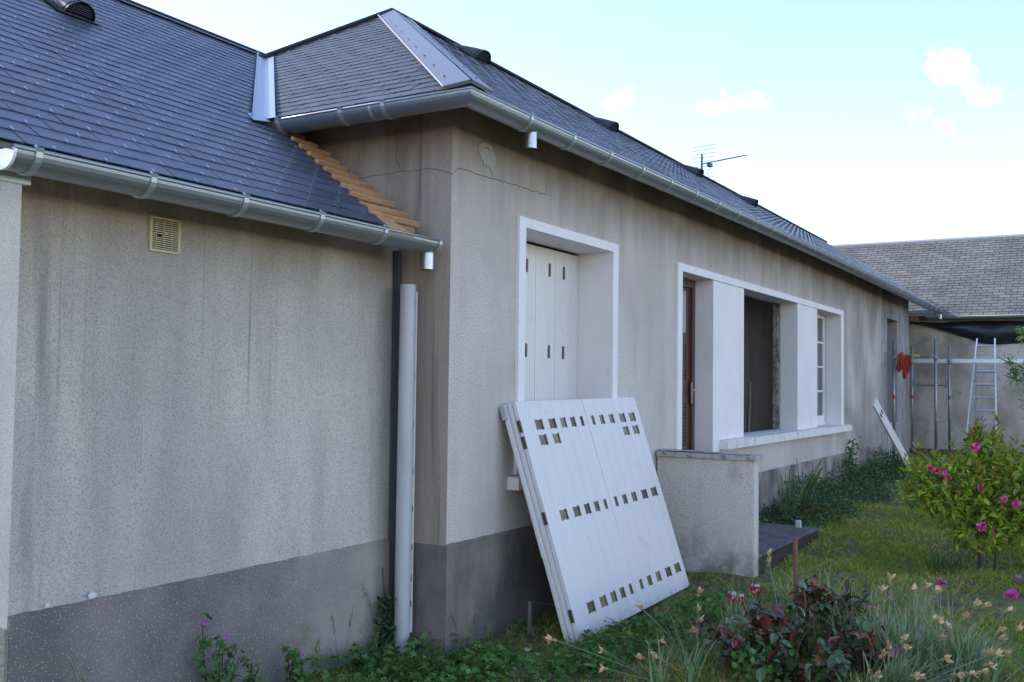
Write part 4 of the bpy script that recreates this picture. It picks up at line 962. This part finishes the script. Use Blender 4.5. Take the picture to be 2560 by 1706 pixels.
for x, y, label in ((11.2, -.28, 'dark sword-leaved iris clump near the block wall'), (12.3, -.35, 'iris clump at the foot of the leaning shutter leaf')):
    blade_plant('iris', label, 'iris', x, y, 44, .46, .030, [(.06, .12, .06), (.08, .15, .08)], .55, .55, .12, 'irises at the far end of the facade')
# --- pink camellia shrub
def spline(pts, n=8):
    pts = [Vector(p) for p in pts]; out = []
    for i in range(len(pts) - 1):
        for k in range(n): out.append(pts[i].lerp(pts[i + 1], k / n))
    out.append(pts[-1]); return out
cx, cy = 4.50, -2.42; cz0 = gz(cx, cy)
cam_t = thing('camellia_shrub', 'bushy camellia with yellow-green leaves and pink flowers on the lawn', 'shrub', (cx, cy, cz0))
tb = MB(); tb.tube([(cx - .02, cy, cz0 - .03), (cx - .03, cy + .01, cz0 + .18), (cx - .08, cy + .04, cz0 + .40), (cx - .12, cy + .06, cz0 + .62)], [.030, .024, .020, .014], 8)
tb.tube([(cx + .0, cy - .10, cz0 - .03), (cx + .02, cy - .11, cz0 + .22), (cx + .05, cy - .14, cz0 + .5), (cx + .04, cy - .10, cz0 + .8), (cx + .01, cy - .02, cz0 + 1.05)], [.016, .014, .012, .009, .006], 7)
lobes = []      # centre, radii
for (dx, dr_, z, r) in ((-.05, -.35, .78, .34), (.0, -.14, .68, .32), (.05, .02, .92, .28), (.0, .28, .80, .36), (.0, .55, .72, .34), (.1, .45, .42, .28), (-.1, -.1, .42, .24), (.0, .03, 1.13, .15), (.05, .75, .55, .3), (.0, -.50, .72, .20), (.0, .2, .55, .3)):
    p = Vector((cx, cy, z)) + Vector((cr.x, cr.y, 0)).normalized() * dr_ + Vector((cf.x, cf.y, 0)).normalized() * dx; lobes.append((p, r))
for p, r in lobes: tb.tube([(cx - .05, cy + .02, cz0 + .3), (p.x * .5 + cx * .5, p.y * .5 + cy * .5, p.z * .6 + .12), tuple(p)], [.013, .009, .004], 5)
tb.build('trunk', M['bark'], cam_t)
b = MB(); CL = [(.29, .40, .035), (.36, .45, .04), (.22, .34, .035), (.15, .26, .03), (.40, .38, .04), (.34, .39, .045), (.42, .30, .045)]
for p, r in lobes:
    for i in range(int(430 * (r / .3) ** 2)):
        d = rdir(.1); rr = r * RN.random() ** .45; q = p + Vector((d.x * rr, d.y * rr, d.z * rr * .82))
        if q.z < cz0 + .10: continue
        if rr < r * .5 and RN.random() < .5: continue
        c = pick(CL if (q.z > .85 or RN.random() < .5) else CL[:4]); b.leaf(q, (d * .7 + rdir(.15)).normalized(), (Vector((0, 0, 1)) + rdir() * .7), RN.uniform(.065, .10), RN.uniform(.030, .042), c, .16, .2)
for k in range(16):     # upright young shoots
    p, r = RN.choice(lobes[:8]); o = p + Vector((RN.uniform(-.7, .7) * r, RN.uniform(-.7, .7) * r, r * .6))
    for i in range(12): b.leaf(o + Vector((RN.uniform(-.02, .02), RN.uniform(-.02, .02), i * .014)), hdir() + Vector((0, 0, 1)), hdir(), .06, .026, jit((.26, .20, .03)), .15)
o = Vector((cx - .01, cy + .02, 1.22))
for i in range(34): b.leaf(o + Vector((RN.uniform(-.05, .05), RN.uniform(-.05, .05), RN.uniform(-.1, .12))), hdir() + Vector((0, 0, .8)), hdir(), .06, .028, jit((.24, .20, .03)), .15)
b.build('crown', M['leaf'], cam_t)
def ruffle(p, r, cols, parent, name='flower', n=26, flat=.7, axis=None):
    b = MB(); p = Vector(p); ax_ = Vector(axis) if axis else Vector((-.78, -.12, .50))
    ax_.normalize(); a = ax_.cross(Vector((0, 0, 1))).normalized(); c = ax_.cross(a)
    for i in range(n):
        q = RN.uniform(0, 6.28); el = RN.uniform(0, 1.2); d = (a * cos(q) + c * sin(q)) * sin(el + .35) + ax_ * cos(el + .35) * flat
        b.leaf(p - ax_ * r * .2, d, ax_, r * RN.uniform(.8, 1.1), r * .75, pick(cols), RN.uniform(-.2, .35), RN.uniform(-.1, .3))
    return b.build(name, M['petal'], parent)
PK = [(.75, .09, .27), (.62, .05, .20), (.85, .22, .42), (.5, .03, .15)]
for (x, y, z), r in (((3.90, -2.10, .955), .036), ((3.92, -2.14, .925), .042), ((3.95, -2.20, .905), .040), ((4.0, -2.22, .87), .03), ((4.05, -2.42, 1.13), .050), ((4.05, -2.46, .80), .038), ((4.12, -2.62, .71), .040), ((4.16, -2.71, .675), .046), ((4.06, -2.46, .49), .050), ((4.1, -2.54, .44), .022), ((4.3, -2.85, .55), .03)):
    ruffle((x, y, z), r * .86, PK, cam_t)
LBL = ['pink fallen bloom beside the bare soil mound', 'small pink fallen bloom under the camellia trunk', 'large mauve-pink fallen bloom at the right edge', 'pink fallen bloom nearest the camellia on the right']
for k, (x, y) in enumerate(((3.53, -2.23), (4.40, -2.20), (2.94, -2.76), (3.92, -2.74))):
    f_ = ruffle((x, y, gz(x, y) + (.03 if k != 2 else .10)), (.05, .035, .06, .05)[k], [(.75, .13, .36), (.8, .25, .45), (.6, .08, .4)], None, 'fallen_flower', 22, axis=(-.3, -.2, 1)); props(f_, LBL[k], 'flower', 'fallen camellia flowers')
blade_plant('daylily', 'arching strap-leaved clump under the camellia', 'plant', 4.2, -2.25, 80, .26, .010, [(.09, .17, .06), (.07, .13, .05)], .9, .8, .22)
blade_plant('daylily', 'smaller strap-leaved clump behind the bare mound at right', 'plant', 3.75, -2.85, 50, .18, .010, [(.10, .19, .08), (.08, .15, .06)], .9, .8, .15)
# shrub behind with dark red young leaves
t = thing('dark_shrub', 'thin red-leaved shrub behind the camellia near the ladder', 'shrub', (9.6, -2.6, .3)); sb, b = MB(), MB()
for k in range(14):
    o = Vector((9.6 + RN.uniform(-.5, .5), -2.6 + RN.uniform(-.5, .5), .25)); e = o + Vector((RN.uniform(-.3, .3), RN.uniform(-.3, .3), RN.uniform(.4, .75))); sb.tube([o, e], .006, 4)
    for i in range(26): b.leaf(o.lerp(e, RN.uniform(.3, 1)) + rdir() * .08, rdir(), rdir(.5), .055, .03, pick([(.06, .03, .025), (.04, .05, .02), (.09, .04, .03)]), .2)
sb.build('stem', M['bark'], t); b.build('leaves', M['leaf'], t)
# --- branch of a willow-leaved tree reaching in from the right
t = thing('garden_tree', 'fresh green narrow-leaved tree branch reaching in at the right edge', 'tree', (7.5, -3.9, .2)); tb, b = MB(), MB()
tb.tube([(7.5, -3.9, .1), (7.45, -3.8, 1.2), (7.3, -3.6, 2.4), (7.2, -3.5, 3.0)], [.06, .05, .035, .02], 8)
for e_, base_ in (((6.50, -2.37, 1.93), (7.4, -3.7, 1.5)), ((6.52, -2.42, 1.75), (7.4, -3.7, 1.45)), ((6.62, -2.52, 2.22), (7.35, -3.65, 1.8)), ((6.60, -2.55, 1.50), (7.42, -3.75, 1.3)), ((6.55, -2.42, 1.83), (7.4, -3.7, 1.5)), ((6.8, -2.8, 2.05), (7.3, -3.6, 1.7))):
    p0_, p1_ = Vector(base_), Vector(e_); m_ = p0_.lerp(p1_, .55) + Vector((0, 0, -.10)); pts = spline([p0_, m_, p1_], 5); tb.tube(pts, [.012 - .009 * k / (len(pts) - 1) for k in range(len(pts))], 5)
    for i in range(210):
        f_ = 1 - RN.random() ** 1.4 * .8; q = pts[min(int(f_ * (len(pts) - 1)), len(pts) - 1)] + rdir() * RN.uniform(0, .10); b.leaf(q, (rdir(.3) + (p1_ - p0_).normalized() * .7), rdir(1), RN.uniform(.06, .09), .013, pick([(.14, .24, .03), (.18, .27, .04), (.08, .17, .025)]), .1, .4)
for i in range(1500):
    d = rdir(.2); b.leaf(Vector((7.25, -3.62, 2.85)) + d * .6 * RN.random() ** .5, rdir(-.2), rdir(1), RN.uniform(.06, .09), .014, pick([(.14, .24, .03), (.18, .27, .04), (.08, .17, .025)]), .1, .4)
tb.build('trunk', M['bark'], t); b.build('crown', M['leaf'], t)
# --- red-leaved rose bushes
RL = [(.08, .13, .05), (.11, .17, .06), (.10, .12, .05), (.16, .032, .025), (.11, .035, .032), (.09, .055, .04), (.26, .045, .02), (.06, .085, .04), (.13, .085, .05), (.08, .11, .05)]
def rose(x, y, R_, H_, n, label, cols=RL):
    t = thing('rose_bush', label, 'rose bush', (x, y, gz(x, y)), 'rose bushes in the front bed'); sb, b = MB(), MB()
    for i in range(9):
        o = Vector((x + RN.uniform(-.04, .04), y + RN.uniform(-.04, .04), gz(x, y) - .02)); e = o + Vector((RN.uniform(-1, 1) * R_, RN.uniform(-1, 1) * R_, H_ * RN.uniform(.6, 1)))
        sb.tube([o, o.lerp(e, .5) + Vector((0, 0, .04)), e], [.006, .005, .003], 5, (.09, .05, .03))
        for k in range(n // 9):
            f_ = RN.uniform(.35, 1.05); q = o.lerp(e, f_) + rdir() * RN.uniform(.02, .085); dd = (rdir(.1)); nn = (Vector((0, 0, 1)) + rdir() * .6); c = pick(cols)
            L_ = RN.uniform(.055, .105)
            b.leaf(q, dd, nn, L_, L_ * .62, c, .14, .25)
            if RN.random() < .6:
                sd2 = dd.cross(nn).normalized()
                for s_ in (-1, 1): b.leaf(q - dd * .01, dd * .3 + sd2 * s_, nn, L_ * .75, L_ * .48, jit(c, .15), .14, .25)
    sb.build('stem', M['leaf_matt'], t); b.build('leaves', M['leaf_gloss'], t); return t
rose(.74, -1.60, .28, .34, 110, 'low dark red-leaved rose bush left of the rusty stake')
rose(1.05, -1.80, .32, .40, 120, 'dense maroon-leaved rose bush around the foot of the rusty stake')
rose(1.42, -2.02, .30, .44, 110, 'glossy bronze-leaved rose bush right of the rusty stake')
rose(.55, -1.95, .22, .26, 110, 'mixed green and red rose bush at the bottom edge', RL + [(.04, .10, .02)] * 4)
rose(.95, -2.20, .22, .28, 100, 'small dark rose shoot bush at the bottom right of the stake')
t = thing('bright_herb', 'bright green leafy herb at the bottom edge between rose bushes', 'plant', (.42, -1.72, .01)); b = MB()
for i in range(90): b.leaf((.42 + RN.uniform(-.12, .12), -1.72 + RN.uniform(-.12, .12), .03 + RN.uniform(0, .14)), rdir(.5), rdir(1), .04, .03, pick([(.07, .16, .03), (.10, .20, .04)]), .15)
b.build('leaves', M['leaf_matt'], t)
# rusty stake
t = thing('metal_stake', 'upright rusty iron stake between the rose bushes', 'stake', (1.37, -1.70, .02)); b = MB(); b.tube([(1.365, -1.700, -.05), (1.40, -1.674, .642)], .0155, 12); b.build('rod', M['rust'], t, smooth=False)
b = MB(); b.tube([(1.3995, -1.6745, .632), (1.4005, -1.6735, .650)], .0175, 10); b.build('cap', M['rust'], t)
# --- tulips
def tulip(x, y, z, label, opened=False, base=None):
    bx_, by_ = base or (x + RN.uniform(-.03, .03), y); g0 = gz(bx_, by_); t = thing('tulip', label, 'tulip', (bx_, by_, g0), 'red and white tulips')
    b = MB(); b.tube([(bx_, by_, g0), ((bx_ + x) / 2 + .005, (by_ + y) / 2, (g0 + z) / 2), (x, y, z - .035)], .0035, 6, (.09, .14, .07)); b.build('stem', M['leaf_matt'], t)
    b = MB()
    for i in range(3): b.blade((bx_, by_, g0), (RN.uniform(-.4, .4), RN.uniform(-.3, .3), 1), .20, .028, hdir() * .3, pick([(.10, .17, .12), (.08, .14, .10)]), 5)
    b.build('leaves', M['leaf_matt'], t)
    b = MB(); H_ = .088
    for k in range(6):
        a0_ = 2 * pi * k / 6 + (.26 if k % 2 else 0); rows = []
        for j in range(7):
            f_ = j / 6; rad = .012 + .065 * f_
            if not opened: rad = .008 + .027 * sin(pi * (f_ * .78 + .04)) 
            hw = .024 * sin(pi * (f_ * .88 + .08)); zz_ = z - .035 + H_ * f_ * (1 if not opened else .55 - .35 * f_)
            c_ = Vector((x + cos(a0_) * rad, y + sin(a0_) * rad, zz_)); s_ = Vector((-sin(a0_), cos(a0_), 0)); inw = Vector((-cos(a0_), -sin(a0_), 0)) * hw * .35
            rows.append((c_ - s_ * hw + inw, c_, c_ + s_ * hw + inw))
        for j in range(6):
            wc = (.78, .68, .66); rc = (.48, .012, .05)
            for q in (0, 1): 
                edge = wc if (j > 4 or (q == 0 and RN.random() < .22)) else rc; b.poly([rows[j][q], rows[j][q + 1], rows[j + 1][q + 1], rows[j + 1][q]], jit(edge, .15, .04))
    b.build('petals', M['petal'], t, smooth=True)
tulip(1.60, -1.206, .185, 'red and white tulip in bloom, leftmost of the three upright', False, (1.55, -1.22))
tulip(1.63, -1.25, .170, 'red and white tulip in bloom, lowest of the left pair', False, (1.56, -1.27))
tulip(1.69, -1.335, .235, 'red and white tulip in bloom, tallest, nearest the rusty stake', False, (1.62, -1.34))
tulip(1.60, -2.075, .265, 'wide open red and white tulip dropping its petals right of the stake', True, (1.56, -2.08))
# --- daffodil clumps with withered heads
DG = [(.21, .32, .14), (.17, .28, .11), (.28, .38, .19), (.13, .23, .07), (.36, .37, .16)]
def dry_flower(t, o, p, lean=1.):
    p = Vector(p); o = Vector(o); b = MB(); m_ = o.lerp(p, .55) + Vector((0, 0, .25 * abs(p.z - o.z))) * .3
    d = (p - m_).normalized(); e = p - d * .03
    b.tube([o, o.lerp(m_, .5) + Vector((0, 0, .02)), m_, e], [.0035, .0035, .003, .003], 6, pick([(.16, .22, .13), (.22, .24, .15)])); st = b.build('flower_stem', M['leaf_matt'], t)
    b = MB(); hd = (d + Vector((.25, -.35, -.35)) * RN.uniform(.3, 1)).normalized(); tan = [(.75, .48, .22), (.82, .58, .32), (.62, .36, .16), (.85, .66, .42)]
    b.tube([e, e + hd * .012, e + hd * .028], [.004, .0095, .005], 7, pick([(.30, .30, .12), (.40, .26, .12)]))
    for i in range(11): b.leaf(e + hd * .026, hd + rdir() * .55, rdir(), RN.uniform(.022, .048), RN.uniform(.009, .020), pick(tan), RN.uniform(-.5, .5), RN.uniform(-.5, .5))
    b.build('withered_head', M['leaf_matt'], st)
def daffs(x, y, n, L, heads, label, r=.10, tilt=(0, 0)):
    t = thing('daffodil_clump', label, 'daffodils', (x, y, gz(x, y)), 'daffodil clumps gone over'); b = MB()
    for i in range(n):
        d = (hdir() * RN.uniform(0, .5) + Vector((tilt[0], tilt[1], 1))).normalized(); hd = Vector((d.x, d.y, 0)); hd = hd.normalized() if hd.length > .02 else hdir()
        b.blade(Vector((x, y, gz(x, y) - .01)) + hdir() * RN.uniform(0, r), d, L * RN.uniform(.6, 1.08), .0115 * RN.uniform(.7, 1.15), hd * RN.uniform(0, .5), pick(DG), 5, tipcol=pick([(.5, .42, .24), (.2, .3, .18)]))
    b.build('leaves', M['leaf_matt'], t)
    for h_ in list(heads):
        if h_[2] > .25 and RN.random() < .4: heads = list(heads) + [(h_[0] + RN.uniform(-.06, .06), h_[1] + RN.uniform(-.08, .08), h_[2] * RN.uniform(.6, .95))]
    for h_ in heads: dry_flower(t, (x + RN.uniform(-r, r) * .6, y + RN.uniform(-r, r) * .6, gz(x, y)), h_)
HD = [(.954, -2.306, .543), (1.015, -2.408, .498), (1.056, -2.476, .511), (1.088, -2.531, .483), (1.199, -2.715, .416), (1.227, -2.763, .411), (1.292, -2.87, .392), (1.27, -2.835, .279), (1.324, -2.925, .286), (1.273, -2.839, .239), (1.082, -2.52, .333), (1.097, -2.545, .321), (1.098, -2.547, .235), (1.124, -2.59, .282)]
LOW = [(0.388, -2.671, 0.293), (0.494, -2.847, 0.331), (0.515, -2.883, 0.321), (0.536, -2.918, 0.327), (0.321, -2.557, 0.205), (0.42, -2.723, 0.223), (0.452, -2.776, 0.229), (0.483, -2.829, 0.234), (0.231, -2.408, 0.309), (0.278, -2.487, 0.381), (0.284, -2.496, 0.346)]
daffs(.98, -2.36, 150, .42, HD[:4] + HD[10:13], 'daffodil clump with withered heads right of the rose bushes', .12, (.05, -.05))
daffs(1.08, -2.62, 170, .38, HD[4:7] + HD[13:], 'grey-green daffodil clump leaning right with dry heads in a row', .13, (.12, -.22))
daffs(.98, -2.72, 150, .34, HD[7:10], 'daffodil clump with dry heads nearest the right edge', .12, (.14, -.22))
daffs(.52, -2.38, 140, .30, LOW[:4] + LOW[9:], 'lowest daffodil clump at the bottom right corner of the bed', .12, (.1, -.2))
daffs(.40, -2.30, 50, .22, LOW[4:9], 'daffodil clump mostly cut off by the bottom edge', .10, (.1, -.1))
daffs(1.25, -2.30, 120, .36, [], 'thin tangle of daffodil leaves behind the bronze rose bush', .2)
A2 = [(.008, -.71, .19), (.15, -.948, .136), (.155, -.956, .038), (.322, -1.235, .186), (.304, -1.206, .105), (.263, -1.136, .098), (.42, -1.399, .453), (.42, -1.399, .361), (.259, -1.129, .369), (.621, -1.734, .667), (.618, -1.729, .626)]
daffs(.10, -1.30, 16, .32, [(-0.338, -0.897, 0.289), (-0.206, -1.119, 0.238), (-0.201, -1.126, 0.147)], 'small daffodil clump at the bottom edge left of the roses, one head drooping far left', .06)
daffs(.25, -1.42, 18, .30, [(0.059, -1.343, 0.257), (0.042, -1.315, 0.18), (0.003, -1.248, 0.173)], 'sparse daffodil clump with upright pale blades at the bottom edge', .06)
daffs(.62, -1.30, 30, .34, A2[6:9], 'daffodil clump left of the tulips before the shutters', .10)
daffs(1.55, -1.25, 40, .26, [], 'daffodil leaves around the three tulips', .12)
daffs(.90, -1.75, 20, .36, [(0.954, -1.635, 0.611), (0.951, -1.63, 0.568)], 'daffodil pair on long stems in front of the low wall end', .06)
# tall thin garden grass behind the roses
for x, y, n, L, lab in ((1.75, -1.75, 132, .42, 'tall thin grass behind the stake'), (1.55, -2.05, 110, .40, 'tall thin grass right of the open tulip'), (1.2, -1.45, 101, .34, 'tall thin grass left of the tulips'), (1.95, -2.3, 101, .34, 'tall thin grass before the bare soil mound'), (1.35, -1.9, 88, .46, 'tallest thin grass rising through the rose bushes'), (2.4, -1.35, 60, .26, 'thin grass near the end of the low wall'), (1.15, -2.15, 90, .40, 'straw-tipped grass between roses and daffodils'), (1.75, -2.45, 80, .32, 'straw-tipped grass right of the daffodils')):
    blade_plant('tall_grass', lab, 'grass tuft', x, y, n, L * 1.2, .0068, [(.24, .32, .10), (.32, .36, .15), (.18, .26, .08), (.46, .42, .24), (.5, .46, .3)], .5, .75, .17, 'tall grass tufts in the bed')
# --- small odds and ends
t = thing('wire_stake', 'small galvanised stake with a wire stretched behind the leaning shutters', 'stake', (.69, -.19, 0)); b = MB(); b.box(.683, .697, -.195, -.17, -.03, .21); b.build('post', M['galv'], t)
b = MB(); b.tube([(.69, -.18, .205), (1.05, -.19, .12), (1.6, -.2, .05)], .0025, 4); b.build('wire', M['galv'], t)
for (x, y), s_, lab in (((.362, -.353), .022, 'crumpled white paper scrap on the bare soil left of the shutters'), ((.46, -.56), .010, 'thin white splinter on the soil near the shutter foot')):
    b = MB(); z = gz(x, y) + .008; b.poly([(x - s_, y - s_ * .6, z), (x + s_, y - s_ * .8, z + .006), (x + s_ * .8, y + s_ * .9, z + .012), (x - s_ * .6, y + s_ * .7, z + .002)]); props(b.build('paper_scrap', M['paper']), lab, 'litter')
b = MB(); b.tube([(.12, -.30, .012), (.26, -.16, .02)], .006, 5); props(b.build('twig', M['timber_pale']), 'pale broken twig on the soil at the house corner', 'twig')
b = MB(); RN.seed(4)
for i in range(260):
    x = RN.uniform(0, 3.1); y = -RN.uniform(.05, 1.1)
    if RN.random() < .25: x = 3.05 + RN.gauss(0, .25); y = -2.65 + RN.gauss(0, .2)
    r = RN.uniform(.003, .009); z = gz(x, y) + r * .3
    if blocked(x, y): continue
    pts = [(x + r * cos(a) * RN.uniform(.7, 1.2), y + r * sin(a) * RN.uniform(.7, 1.2), z) for a in (0, 1.2, 2.5, 3.8, 5.1)]; top_ = (x, y, z + r * .8)
    for k in range(5): b.poly([pts[k], pts[(k + 1) % 5], top_], jit((.22, .18, .14), .5))
props(b.build('gravel', M['leaf_matt']), kind='stuff')
